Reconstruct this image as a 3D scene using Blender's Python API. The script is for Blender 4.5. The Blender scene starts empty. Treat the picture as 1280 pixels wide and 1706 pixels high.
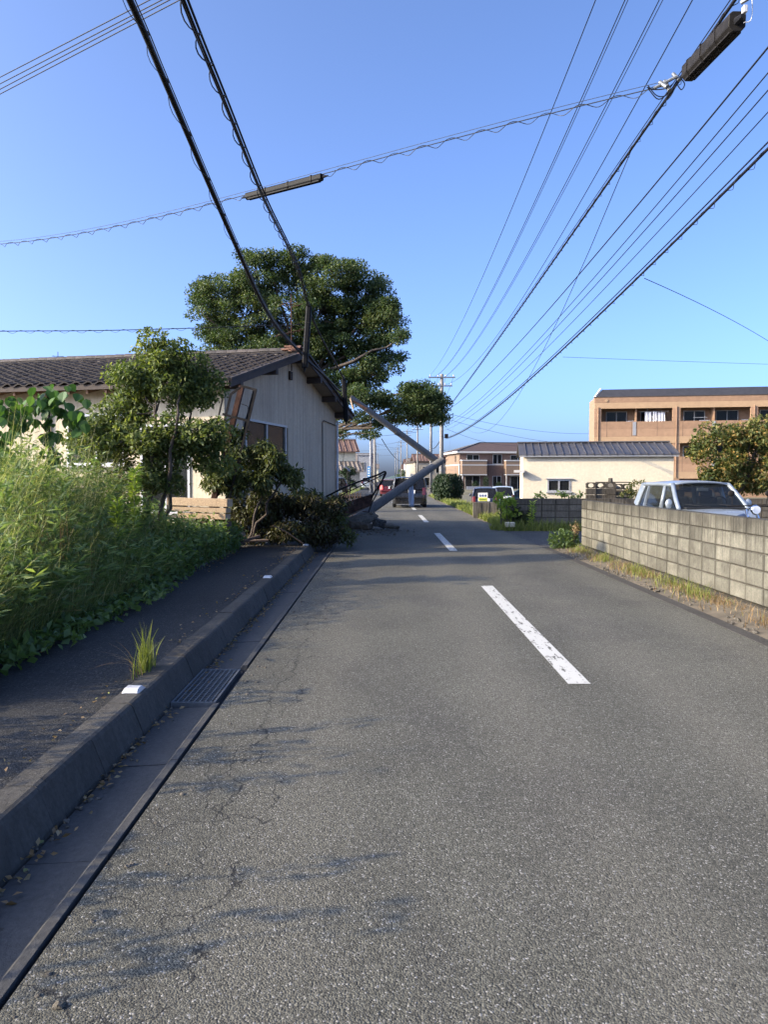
import bpy, math, random
import numpy as np
from mathutils import Vector, Matrix
R = math.radians
random.seed(7)
rng = np.random.default_rng(11)
scene = bpy.context.scene
col = scene.collection

# ------------------------------------------------------------------ camera
CAM = Vector((0.0, 0.0, 1.45))
PITCH = math.atan(56 / 1280)
YAW = math.atan(2 / 1280)
cd = bpy.data.cameras.new('camera')
cam = bpy.data.objects.new('camera', cd)
col.objects.link(cam)
cam.location = CAM
cam.rotation_euler = (R(90) - PITCH, 0, YAW)
cd.sensor_fit = 'HORIZONTAL'
cd.sensor_width = 36
cd.lens = 36
cd.clip_start = 0.05
cd.clip_end = 6000
scene.camera = cam

# ------------------------------------------------------------------ sky and sun
SUN_EL = R(24)
SUN_AZ = R(16)                       # behind the picture plane, from the left
SUN = Vector((-math.cos(SUN_AZ) * math.cos(SUN_EL), -math.sin(SUN_AZ) * math.cos(SUN_EL), math.sin(SUN_EL)))
w = bpy.data.worlds.new('World')
scene.world = w
w.use_nodes = True
nt = w.node_tree
sky = nt.nodes.new('ShaderNodeTexSky')
sky.sky_type = 'NISHITA'
sky.sun_disc = False
sky.sun_elevation = SUN_EL
sky.sun_rotation = math.atan2(SUN.x, SUN.y)
sky.altitude = 0
sky.air_density = 0.4
sky.dust_density = 3.4
sky.ozone_density = 5.6
bg = nt.nodes['Background']
bg.inputs['Strength'].default_value = 0.15
nt.links.new(sky.outputs[0], bg.inputs['Color'])
ld = bpy.data.lights.new('sun', 'SUN')
ld.energy = 2.3
ld.angle = R(0.55)
ld.color = (1.0, 0.83, 0.55)
sun = bpy.data.objects.new('sun', ld)
col.objects.link(sun)
sun.rotation_euler = SUN.to_track_quat('Z', 'Y').to_euler()
sun.location = (-20, -6, 20)
vs = scene.view_settings
vs.view_transform = 'Standard'
vs.look = 'None'
vs.exposure = 1.95
vs.gamma = 1.0
vs.use_curve_mapping = False

# ------------------------------------------------------------------ pixel helper: photograph pixel + distance along the road -> point
_rot = cam.rotation_euler.to_matrix()
def P(px, py, d):
    v = _rot @ Vector(((px - 640) / 1280, (853 - py) / 1280, -1))
    return CAM + v * (d / v.y)
def G(px, py, z=0.0):
    v = _rot @ Vector(((px - 640) / 1280, (853 - py) / 1280, -1))
    return CAM + v * ((z - CAM.z) / v.z)

# ------------------------------------------------------------------ materials
MATS = {}
def new_mat(name):
    m = bpy.data.materials.new(name)
    m.use_nodes = True
    MATS[name] = m
    n = m.node_tree
    return m, n, n.nodes['Principled BSDF']
def nd(n, t, **kw):
    x = n.nodes.new(t)
    for k, v in kw.items():
        setattr(x, k, v)
    return x
def math_n(n, op, a, b=None):
    x = nd(n, 'ShaderNodeMath', operation=op)
    for i, v in enumerate((a, b)):
        if v is None: continue
        if isinstance(v, (int, float)): x.inputs[i].default_value = v
        else: n.links.new(v, x.inputs[i])
    return x.outputs[0]
def mixc(n, fac, a, b, blend='MIX'):
    x = nd(n, 'ShaderNodeMix', data_type='RGBA', blend_type=blend)
    if isinstance(fac, (int, float)): x.inputs[0].default_value = fac
    else: n.links.new(fac, x.inputs[0])
    for i, v in ((6, a), (7, b)):
        if isinstance(v, (tuple, list)): x.inputs[i].default_value = (*v[:3], 1)
        else: n.links.new(v, x.inputs[i])
    return x.outputs[2]
def pos_n(n, scale=(1, 1, 1), kind='Position'):
    g = nd(n, 'ShaderNodeNewGeometry')
    mp = nd(n, 'ShaderNodeMapping')
    mp.inputs['Scale'].default_value = scale
    n.links.new(g.outputs['Position'], mp.inputs[0])
    return mp.outputs[0]
def noise(n, vec, scale, detail=4, rough=0.55, dist=0.0):
    x = nd(n, 'ShaderNodeTexNoise')
    x.inputs['Scale'].default_value = scale
    x.inputs['Detail'].default_value = detail
    x.inputs['Roughness'].default_value = rough
    x.inputs['Distortion'].default_value = dist
    n.links.new(vec, x.inputs['Vector'])
    return x.outputs[0]
def ramp(n, fac, stops):
    x = nd(n, 'ShaderNodeValToRGB')
    e = x.color_ramp.elements
    while len(e) < len(stops): e.new(0.5)
    for i, (p, c) in enumerate(stops):
        e[i].position = p
        e[i].color = (*c, 1) if isinstance(c, (tuple, list)) else (c, c, c, 1)
    n.links.new(fac, x.inputs[0])
    return x.outputs[0]
def bump(n, bsdf, h, strength=0.3, dist=0.01):
    x = nd(n, 'ShaderNodeBump')
    x.inputs['Strength'].default_value = strength
    x.inputs['Distance'].default_value = dist
    n.links.new(h, x.inputs['Height'])
    n.links.new(x.outputs[0], bsdf.inputs['Normal'])

def simple(name, c, rough=0.6, var=0.25, scale=6.0, metal=0.0, bmp=0.0, bscale=60.0, spec=0.5, stretch=(1, 1, 1), rand=0.0):
    """plain material with noise variation of its colour"""
    m, n, b = new_mat(name)
    v = pos_n(n, stretch)
    f = noise(n, v, scale, 5)
    lo = tuple(x * (1 - var) for x in c); hi = tuple(min(1, x * (1 + var)) for x in c)
    cc = ramp(n, f, [(0.3, lo), (0.7, hi)])
    if rand:
        oi = nd(n, 'ShaderNodeObjectInfo')
        k = math_n(n, 'ADD', math_n(n, 'MULTIPLY', oi.outputs['Random'], 2 * rand), 1 - rand)
        cc = mixc(n, 1.0, cc, nd_comb(n, k), 'MULTIPLY')
    n.links.new(cc, b.inputs['Base Color'])
    b.inputs['Roughness'].default_value = rough
    b.inputs['Metallic'].default_value = metal
    b.inputs['Specular IOR Level'].default_value = spec
    if bmp:
        bump(n, b, noise(n, v, bscale, 4), bmp, 0.01)
    return m
def nd_comb(n, k):
    x = nd(n, 'ShaderNodeCombineColor')
    for i in range(3): n.links.new(k, x.inputs[i])
    return x.outputs[0]

def foliage(name, stops, trans=0.35, rough=0.55):
    m, n, b = new_mat(name)
    at = nd(n, 'ShaderNodeAttribute', attribute_name='var')
    cc = ramp(n, at.outputs['Fac'], stops)
    n.links.new(cc, b.inputs['Base Color'])
    b.inputs['Roughness'].default_value = rough
    b.inputs['Specular IOR Level'].default_value = 0.35
    t = nd(n, 'ShaderNodeBsdfTranslucent')
    tc = mixc(n, 1.0, cc, (1.15, 1.2, 0.55), 'MULTIPLY')
    n.links.new(tc, t.inputs['Color'])
    mx = nd(n, 'ShaderNodeMixShader')
    mx.inputs[0].default_value = trans
    n.links.new(b.outputs[0], mx.inputs[1]); n.links.new(t.outputs[0], mx.inputs[2])
    n.links.new(mx.outputs[0], n.nodes['Material Output'].inputs['Surface'])
    return m

def wear_tracks(n, v, k):
    """polished wheel tracks, old patches, dirt along the edge"""
    sx = nd(n, 'ShaderNodeSeparateXYZ'); n.links.new(v, sx.inputs[0])
    wob = math_n(n, 'MULTIPLY', math_n(n, 'SUBTRACT', noise(n, pos_n(n, (0.3, 0.12, 1)), 1.5, 3), 0.5), 0.8)
    x_ = math_n(n, 'ADD', sx.outputs[0], wob)
    for c in (-0.45, 0.85, 1.95, 3.0):
        d_ = math_n(n, 'ABSOLUTE', math_n(n, 'SUBTRACT', x_, c))
        f_ = nd(n, 'ShaderNodeMapRange', interpolation_type='SMOOTHSTEP')
        f_.inputs[1].default_value = 0.0; f_.inputs[2].default_value = 0.42; f_.inputs[3].default_value = 0.48; f_.inputs[4].default_value = 0.0
        n.links.new(d_, f_.inputs[0])
        k = mixc(n, f_.outputs[0], k, (0.112, 0.105, 0.084))
    pt = ramp(n, noise(n, pos_n(n, (0.7, 0.35, 1)), 0.9, 5, 0.65), [(0.50, 0.0), (0.60, 0.42)])
    k = mixc(n, pt, k, (0.048, 0.046, 0.041))
    oil = ramp(n, noise(n, v, 2.2, 4, 0.6), [(0.66, 0.0), (0.74, 0.5)])
    k = mixc(n, oil, k, (0.035, 0.033, 0.03))
    return k

def asphalt(name, base, stone=0.22, scale=95, crack=False, stonecut=0.9):
    m, n, b = new_mat(name)
    v = pos_n(n)
    vo = nd(n, 'ShaderNodeTexVoronoi'); vo.inputs['Scale'].default_value = scale
    n.links.new(v, vo.inputs['Vector'])
    sep = nd(n, 'ShaderNodeSeparateColor'); n.links.new(vo.outputs['Color'], sep.inputs[0])
    big = noise(n, v, 0.55, 4)
    fine = noise(n, v, 38, 5, 0.7)
    k = ramp(n, big, [(0.3, tuple(x * 0.78 for x in base)), (0.7, tuple(x * 1.18 for x in base))])
    k = mixc(n, 1.0, k, ramp(n, fine, [(0.25, 0.6), (0.75, 1.4)]), 'MULTIPLY')
    if crack:
        k = wear_tracks(n, v, k)
    tone = ramp(n, sep.outputs[0], [(0.0, 0.5), (0.55, 1.0), (1.0, 1.5)])
    k = mixc(n, 1.0, k, tone, 'MULTIPLY')
    st = ramp(n, sep.outputs[1], [(stonecut, 0.0), (stonecut + 0.03, 1.0)])
    k = mixc(n, st, k, (stone, stone * 0.96, stone * 0.88))
    h = math_n(n, 'SUBTRACT', 1.0, vo.outputs['Distance'])
    if crack:
        sx = nd(n, 'ShaderNodeSeparateXYZ'); n.links.new(v, sx.inputs[0])
        nz = noise(n, pos_n(n, (0.02, 1, 1)), 1.1, 6, 0.72)
        path = math_n(n, 'ADD', math_n(n, 'MULTIPLY', math_n(n, 'SUBTRACT', nz, 0.5), 0.55), -0.72)
        dd = math_n(n, 'ABSOLUTE', math_n(n, 'SUBTRACT', sx.outputs[0], path))
        wd = math_n(n, 'MULTIPLY', noise(n, v, 2.3, 3), 0.020)
        wd = math_n(n, 'SUBTRACT', wd, 0.0065)
        cm = math_n(n, 'LESS_THAN', dd, wd)
        vo2 = nd(n, 'ShaderNodeTexVoronoi', feature='DISTANCE_TO_EDGE'); vo2.inputs['Scale'].default_value = 2.1
        wv = nd(n, 'ShaderNodeVectorMath', operation='ADD')
        nv = nd(n, 'ShaderNodeTexNoise'); nv.inputs['Scale'].default_value = 4; nv.inputs['Detail'].default_value = 5
        n.links.new(v, nv.inputs['Vector']); n.links.new(v, wv.inputs[0])
        sc2 = nd(n, 'ShaderNodeVectorMath', operation='SCALE'); sc2.inputs['Scale'].default_value = 0.35
        n.links.new(nv.outputs['Color'], sc2.inputs[0]); n.links.new(sc2.outputs[0], wv.inputs[1])
        n.links.new(wv.outputs[0], vo2.inputs['Vector'])
        near = math_n(n, 'LESS_THAN', sx.outputs[0], math_n(n, 'ADD', math_n(n, 'MULTIPLY', big, 1.1), -1.05))
        c2 = math_n(n, 'MULTIPLY', math_n(n, 'LESS_THAN', vo2.outputs['Distance'], 0.006), near)
        cm = math_n(n, 'MAXIMUM', cm, c2)
        k = mixc(n, math_n(n, 'MULTIPLY', cm, 0.8), k, (0.012, 0.012, 0.012))
        h = math_n(n, 'SUBTRACT', h, math_n(n, 'MULTIPLY', cm, 1.5))
    n.links.new(k, b.inputs['Base Color'])
    b.inputs['Roughness'].default_value = 0.85
    b.inputs['Specular IOR Level'].default_value = 0.3
    bump(n, b, h, 0.55, 0.006)
    return m

def streaky(name, c, dark, rough=0.9, rand=0.14, streak=1.0, top=None, joint=None):
    """weathered concrete: run-off streaks that start at the top, blotches, pitted surface"""
    m, n, b = new_mat(name)
    v = pos_n(n)
    s1 = noise(n, pos_n(n, (16, 16, 0.9)), 1.6, 6, 0.7, 0.4)
    s2 = noise(n, v, 3.1, 6, 0.7)
    s3 = noise(n, v, 42, 6, 0.75)
    s4 = noise(n, pos_n(n, (1, 1, 0.55)), 17, 4, 0.6)
    k = ramp(n, s3, [(0.25, tuple(x * 0.62 for x in c)), (0.75, tuple(min(1, x * 1.3) for x in c))])
    f2 = ramp(n, s2, [(0.40, 0.0), (0.68, 0.75)])
    k = mixc(n, f2, k, tuple(x * 1.9 for x in dark))
    f = ramp(n, s1, [(0.44, 0.0), (0.60, 1.0)])
    if top is not None:
        sx = nd(n, 'ShaderNodeSeparateXYZ'); n.links.new(v, sx.inputs[0])
        zz = math_n(n, 'ADD', sx.outputs[2], math_n(n, 'MULTIPLY', math_n(n, 'SUBTRACT', s2, 0.5), 0.7))
        g_ = nd(n, 'ShaderNodeMapRange'); g_.inputs[1].default_value = top - 0.62; g_.inputs[2].default_value = top + 0.02
        g_.inputs[3].default_value = 0.18; g_.inputs[4].default_value = 1.0
        n.links.new(zz, g_.inputs[0])
        f = math_n(n, 'MULTIPLY', f, g_.outputs[0])
    k = mixc(n, math_n(n, 'MULTIPLY', f, 0.8 * streak), k, dark)
    if top is not None:
        g2 = nd(n, 'ShaderNodeMapRange'); g2.inputs[1].default_value = top - 0.30; g2.inputs[2].default_value = top - 0.02
        g2.inputs[3].default_value = 0.0; g2.inputs[4].default_value = 0.62
        n.links.new(math_n(n, 'ADD', sx.outputs[2], math_n(n, 'MULTIPLY', math_n(n, 'SUBTRACT', s1, 0.5), 0.55)), g2.inputs[0])
        k = mixc(n, g2.outputs[0], k, tuple(x * 1.25 for x in dark))
    if joint is not None:                            # grime gathered along the joints of each block
        tc = nd(n, 'ShaderNodeTexCoord'); so = nd(n, 'ShaderNodeSeparateXYZ'); n.links.new(tc.outputs['Object'], so.inputs[0])
        ex = math_n(n, 'MINIMUM', so.outputs[0], math_n(n, 'SUBTRACT', joint[0], so.outputs[0]))
        ez = math_n(n, 'MINIMUM', so.outputs[2], math_n(n, 'SUBTRACT', joint[1], so.outputs[2]))
        ez = math_n(n, 'MULTIPLY', ez, 2.0)
        ee = math_n(n, 'ADD', math_n(n, 'MINIMUM', ex, ez), math_n(n, 'MULTIPLY', math_n(n, 'SUBTRACT', s2, 0.5), 0.09))
        gj = nd(n, 'ShaderNodeMapRange', interpolation_type='SMOOTHSTEP')
        gj.inputs[1].default_value = 0.004; gj.inputs[2].default_value = 0.026; gj.inputs[3].default_value = 0.45; gj.inputs[4].default_value = 0.0
        n.links.new(ee, gj.inputs[0])
        k = mixc(n, gj.outputs[0], k, dark)
    pit = ramp(n, s4, [(0.27, 1.0), (0.33, 0.0)])
    k = mixc(n, math_n(n, 'MULTIPLY', pit, 0.75), k, tuple(x * 0.7 for x in dark))
    if rand:
        oi = nd(n, 'ShaderNodeObjectInfo')
        kk = math_n(n, 'ADD', math_n(n, 'MULTIPLY', oi.outputs['Random'], 2 * rand), 1 - rand)
        k = mixc(n, 1.0, k, nd_comb(n, kk), 'MULTIPLY')
    n.links.new(k, b.inputs['Base Color'])
    b.inputs['Roughness'].default_value = rough
    b.inputs['Specular IOR Level'].default_value = 0.25
    h = math_n(n, 'SUBTRACT', s3, math_n(n, 'MULTIPLY', pit, 0.6))
    bump(n, b, h, 0.6, 0.012)
    return m

asphalt('road_asphalt', (0.082, 0.079, 0.063), 0.24, 165, True, 0.94)
asphalt('walk_asphalt', (0.026, 0.026, 0.026), 0.09, 120, False, 0.95)
asphalt('side_asphalt', (0.05, 0.048, 0.045), 0.16, 60)
streaky('block', (0.165, 0.156, 0.122), (0.03, 0.027, 0.021), rand=0.26, top=1.05, joint=(0.386, 0.176))
streaky('block_dark', (0.15, 0.13, 0.10), (0.045, 0.038, 0.03), top=0.95, joint=(0.386, 0.176))
streaky('mortar', (0.09, 0.08, 0.06), (0.03, 0.026, 0.02), rand=0)
streaky('kerb_concrete', (0.075, 0.07, 0.062), (0.025, 0.023, 0.02), rand=0.12, streak=0.4)
streaky('gutter_concrete', (0.07, 0.07, 0.07), (0.03, 0.03, 0.03), rand=0.0, streak=0.3)
streaky('rubble', (0.14, 0.125, 0.105), (0.045, 0.04, 0.03), rand=0.2)
streaky('pole_concrete', (0.21, 0.2, 0.185), (0.12, 0.11, 0.10), rand=0.05, streak=0.5)
streaky('fallen_pole_concrete', (0.15, 0.147, 0.145), (0.075, 0.072, 0.07), rand=0.0, streak=0.6)
simple('soil', (0.075, 0.055, 0.035), 0.95, 0.4, 8, bmp=0.5)
simple('ground_mat', (0.11, 0.10, 0.06), 0.95, 0.45, 0.35, bmp=0.3, bscale=4)
simple('verge_mat', (0.11, 0.09, 0.062), 0.95, 0.4, 5, bmp=0.5, bscale=40)
simple('hill_mat', (0.05, 0.08, 0.07), 0.9, 0.3, 0.02)
# painted line, worn through to the asphalt
m, n, b = new_mat('road_paint')
v = pos_n(n)
wear = math_n(n, 'MULTIPLY', noise(n, v, 26, 6, 0.75), noise(n, pos_n(n, (6, 1.2, 1)), 4, 4))
n.links.new(ramp(n, wear, [(0.182, (0.085, 0.08, 0.068)), (0.206, (0.46, 0.455, 0.42))]), b.inputs['Base Color'])
b.inputs['Roughness'].default_value = 0.7
bump(n, b, noise(n, v, 90, 4), 0.5, 0.006)
# plaster of the old house, rain streaked
def plaster(name, c, dirt, streak=0.55):
    m, n, b = new_mat(name)
    v = pos_n(n)
    s1 = noise(n, pos_n(n, (10, 10, 0.25)), 1.3, 5, 0.65)
    s2 = noise(n, v, 0.9, 5)
    k = ramp(n, noise(n, v, 14, 5, 0.65), [(0.3, tuple(x * 0.88 for x in c)), (0.7, tuple(min(1, x * 1.08) for x in c))])
    k = mixc(n, math_n(n, 'MULTIPLY', ramp(n, s1, [(0.48, 0.0), (0.68, 1.0)]), streak), k, dirt)
    k = mixc(n, ramp(n, s2, [(0.45, 0.0), (0.75, 0.4)]), k, dirt)
    n.links.new(k, b.inputs['Base Color'])
    b.inputs['Roughness'].default_value = 0.9
    b.inputs['Specular IOR Level'].default_value = 0.2
    bump(n, b, noise(n, v, 45, 4), 0.25, 0.006)
plaster('old_plaster', (0.50, 0.435, 0.325), (0.30, 0.25, 0.18), 0.4)
plaster('gable_siding', (0.44, 0.355, 0.26), (0.24, 0.19, 0.145), 0.75)
plaster('shed_plaster', (0.58, 0.51, 0.39), (0.46, 0.39, 0.29), 0.16)
plaster('soffit', (0.32, 0.265, 0.21), (0.2, 0.165, 0.135), 0.3)
simple('roof_tile', (0.026, 0.019, 0.017), 0.8, 0.35, 4, rand=0.28, bmp=0.3, bscale=50)
simple('roof_tile_edge', (0.20, 0.15, 0.12), 0.7, 0.3, 8)
simple('terracotta', (0.17, 0.085, 0.055), 0.85, 0.3, 12)
simple('brown_wood', (0.04, 0.027, 0.021), 0.8, 0.35, 9, stretch=(1, 1, 4))
simple('rafter_wood', (0.17, 0.10, 0.06), 0.85, 0.3, 9)
simple('pale_timber', (0.30, 0.215, 0.135), 0.85, 0.3, 7, stretch=(6, 1, 6), rand=0.2, bmp=0.3)
simple('dull_timber', (0.09, 0.06, 0.045), 0.9, 0.35, 7, stretch=(6, 1, 6), rand=0.2, bmp=0.3)
simple('rust', (0.05, 0.026, 0.019), 0.85, 0.6, 7, bmp=0.5, bscale=25, spec=0.12)
simple('dark_steel', (0.016, 0.014, 0.013), 0.6, 0.4, 9, spec=0.12)
simple('galvanised', (0.16, 0.17, 0.18), 0.55, 0.2, 20, metal=0.7)
simple('aluminium', (0.42, 0.41, 0.40), 0.4, 0.12, 20, metal=0.5)
simple('white_frame', (0.36, 0.355, 0.34), 0.5, 0.08, 9)
simple('pvc_pipe', (0.50, 0.50, 0.52), 0.5, 0.12, 9)
simple('cable_black', (0.014, 0.014, 0.016), 0.45, 0.2, 30, spec=0.12)
simple('cable_grey', (0.03, 0.032, 0.035), 0.5, 0.2, 30, spec=0.12)
simple('closure_black', (0.006, 0.006, 0.0065), 0.6, 0.25, 18, spec=0.12)
simple('closure_brown', (0.017, 0.015, 0.013), 0.6, 0.3, 14, spec=0.12)
simple('white_plastic', (0.45, 0.45, 0.46), 0.4, 0.08, 20)
simple('reflector', (0.55, 0.56, 0.57), 0.3, 0.1, 30)
simple('bark', (0.06, 0.046, 0.035), 0.95, 0.4, 12, stretch=(1, 1, 0.3), bmp=0.6, bscale=25)
simple('bark_pale', (0.20, 0.17, 0.13), 0.95, 0.35, 12, stretch=(1, 1, 0.3), bmp=0.5, bscale=25)
simple('dry_stem', (0.30, 0.22, 0.12), 0.9, 0.3, 20)
simple('green_stem', (0.12, 0.15, 0.05), 0.8, 0.3, 20)
simple('orange_tile', (0.27, 0.165, 0.098), 0.75, 0.10, 3)
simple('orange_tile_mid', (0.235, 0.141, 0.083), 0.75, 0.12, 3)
simple('tan_band', (0.32, 0.21, 0.12), 0.75, 0.08, 3)
simple('slate', (0.03, 0.03, 0.034), 0.6, 0.2, 3)
simple('shed_roof', (0.06, 0.057, 0.06), 0.5, 0.18, 3, rand=0.12)
simple('brick_brown', (0.20, 0.133, 0.088), 0.85, 0.12, 4, bmp=0.2)
simple('brick_brown_dark', (0.12, 0.074, 0.057), 0.85, 0.12, 4)  # darker copy of the brick; on the brown flats it paints in shade
simple('brown_roof', (0.065, 0.04, 0.032), 0.75, 0.2, 2)
simple('white_trim', (0.45, 0.43, 0.40), 0.6, 0.06, 5)
simple('cream_wall', (0.5, 0.45, 0.33), 0.85, 0.1, 3)
simple('grey_wall', (0.22, 0.225, 0.24), 0.85, 0.12, 2)
simple('beige_wall', (0.28, 0.25, 0.2), 0.85, 0.12, 2)
simple('brown_tile_far', (0.12, 0.07, 0.052), 0.75, 0.2, 3)
simple('grey_tile_far', (0.15, 0.125, 0.105), 0.75, 0.2, 3)
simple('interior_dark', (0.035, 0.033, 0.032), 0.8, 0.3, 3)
simple('curtain', (0.62, 0.58, 0.52), 0.9, 0.15, 5, stretch=(14, 14, 0.2))
simple('curtain_pink', (0.42, 0.30, 0.26), 0.9, 0.12, 5, stretch=(14, 14, 0.2))
simple('laundry', (0.72, 0.70, 0.68), 0.9, 0.1, 6)
simple('blue_cloth', (0.42, 0.45, 0.52), 0.85, 0.1, 6)
simple('rubber', (0.018, 0.018, 0.018), 0.8, 0.2, 20)
simple('rim', (0.45, 0.46, 0.48), 0.35, 0.1, 10, metal=0.8)
simple('seat_cloth', (0.05, 0.048, 0.048), 0.9, 0.2, 10)
simple('chrome', (0.75, 0.76, 0.78), 0.12, 0.05, 5, metal=1.0)
simple('sign_white', (0.80, 0.80, 0.78), 0.5, 0.04, 5)
simple('sign_blue', (0.03, 0.06, 0.22), 0.5, 0.1, 5)
simple('sign_cyan', (0.06, 0.22, 0.45), 0.5, 0.1, 5)
simple('sign_yellow', (0.55, 0.55, 0.08), 0.5, 0.08, 5)
simple('sign_green', (0.12, 0.22, 0.05), 0.5, 0.08, 5)
def paint(name, c, metal=0.3, rough=0.25):
    m, n, b = new_mat(name)
    v = pos_n(n)
    f = noise(n, v, 3, 4)
    n.links.new(ramp(n, f, [(0.3, tuple(x * 0.93 for x in c)), (0.7, tuple(min(1, x * 1.05) for x in c))]), b.inputs['Base Color'])
    b.inputs['Metallic'].default_value = metal
    n.links.new(ramp(n, noise(n, v, 7, 5), [(0.3, rough * 0.8), (0.8, rough * 1.7)]), b.inputs['Roughness'])
    b.inputs['Coat Weight'].default_value = 0.5
    b.inputs['Coat Roughness'].default_value = 0.08
paint('paint_silver', (0.27, 0.305, 0.34), 0.35, 0.32)
paint('paint_black', (0.012, 0.011, 0.011), 0.1, 0.25)
paint('paint_red', (0.10, 0.012, 0.016), 0.1, 0.3)
paint('paint_navy', (0.035, 0.04, 0.06), 0.2, 0.3)
paint('paint_pale', (0.46, 0.52, 0.58), 0.2, 0.3)
paint('paint_green', (0.015, 0.05, 0.045), 0.2, 0.3)
paint('paint_white', (0.70, 0.70, 0.68), 0.0, 0.3)
def glass(name, tint, alpha, rough=0.03, spec=0.45):
    m, n, b = new_mat(name)
    b.inputs['Base Color'].default_value = (*tint, 1)
    b.inputs['Roughness'].default_value = rough
    b.inputs['Specular IOR Level'].default_value = spec
    t = nd(n, 'ShaderNodeBsdfTransparent'); t.inputs[0].default_value = (0.72, 0.78, 0.76, 1)
    mx = nd(n, 'ShaderNodeMixShader'); mx.inputs[0].default_value = alpha
    n.links.new(t.outputs[0], mx.inputs[1]); n.links.new(b.outputs[0], mx.inputs[2])
    n.links.new(mx.outputs[0], n.nodes['Material Output'].inputs['Surface'])
glass('car_glass', (0.012, 0.014, 0.016), 0.6)
glass('dark_car_glass', (0.012, 0.012, 0.014), 0.85)
glass('window_glass', (0.02, 0.022, 0.024), 0.6, 0.06, 0.22)
glass('dull_glass', (0.03, 0.027, 0.02), 0.9, 0.22, 0.08)
def lamp_glass(name, c):
    m, n, b = new_mat(name)
    b.inputs['Base Color'].default_value = (*c, 1)
    b.inputs['Roughness'].default_value = 0.15
    b.inputs['Coat Weight'].default_value = 0.6
lamp_glass('tail_red', (0.10, 0.01, 0.01))
lamp_glass('lamp_clear', (0.6, 0.62, 0.65))
# a burning brake lamp of the car queueing ahead
m, n, b = new_mat('brake_light')
b.inputs['Base Color'].default_value = (0.6, 0.03, 0.03, 1)
b.inputs['Emission Color'].default_value = (1.0, 0.10, 0.08, 1)
b.inputs['Emission Strength'].default_value = 1.2

foliage('leaf_big_tree', [(0.0, (0.022, 0.044, 0.018)), (0.5, (0.055, 0.088, 0.03)), (1.0, (0.14, 0.16, 0.058))], 0.38)
foliage('leaf_small_tree', [(0.0, (0.045, 0.07, 0.022)), (0.55, (0.105, 0.14, 0.042)), (1.0, (0.24, 0.26, 0.08))], 0.42)
foliage('leaf_vine', [(0.0, (0.03, 0.07, 0.02)), (0.6, (0.055, 0.12, 0.03)), (1.0, (0.11, 0.19, 0.05))], 0.35)
foliage('leaf_heap', [(0.0, (0.04, 0.05, 0.018)), (0.5, (0.07, 0.09, 0.026)), (1.0, (0.17, 0.18, 0.05))], 0.3)
foliage('leaf_heap_brown', [(0.0, (0.035, 0.026, 0.016)), (0.5, (0.058, 0.055, 0.024)), (1.0, (0.10, 0.115, 0.036))], 0.3)
foliage('grass_blade', [(0.0, (0.095, 0.13, 0.05)), (0.5, (0.17, 0.205, 0.075)), (0.85, (0.27, 0.29, 0.115)), (1.0, (0.52, 0.46, 0.26))], 0.45)
foliage('leaf_weed', [(0.0, (0.07, 0.12, 0.042)), (0.6, (0.14, 0.20, 0.068)), (1.0, (0.25, 0.31, 0.10))], 0.45)
foliage('leaf_goldenrod', [(0.0, (0.16, 0.24, 0.045)), (0.6, (0.34, 0.42, 0.08)), (1.0, (0.52, 0.54, 0.13))], 0.5)
foliage('grass_lit', [(0.0, (0.10, 0.13, 0.03)), (0.6, (0.21, 0.24, 0.055)), (1.0, (0.36, 0.35, 0.12))], 0.4)
foliage('grass_dry', [(0.0, (0.14, 0.085, 0.04)), (0.5, (0.27, 0.18, 0.09)), (0.85, (0.36, 0.27, 0.15)), (1.0, (0.16, 0.19, 0.05))], 0.3)
foliage('leaf_hedge', [(0.0, (0.010, 0.024, 0.009)), (0.6, (0.02, 0.04, 0.013)), (1.0, (0.045, 0.07, 0.022))], 0.2)
foliage('leaf_persimmon', [(0.0, (0.035, 0.055, 0.015)), (0.5, (0.08, 0.10, 0.025)), (0.85, (0.19, 0.17, 0.045)), (1.0, (0.32, 0.20, 0.06))], 0.3)

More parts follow.
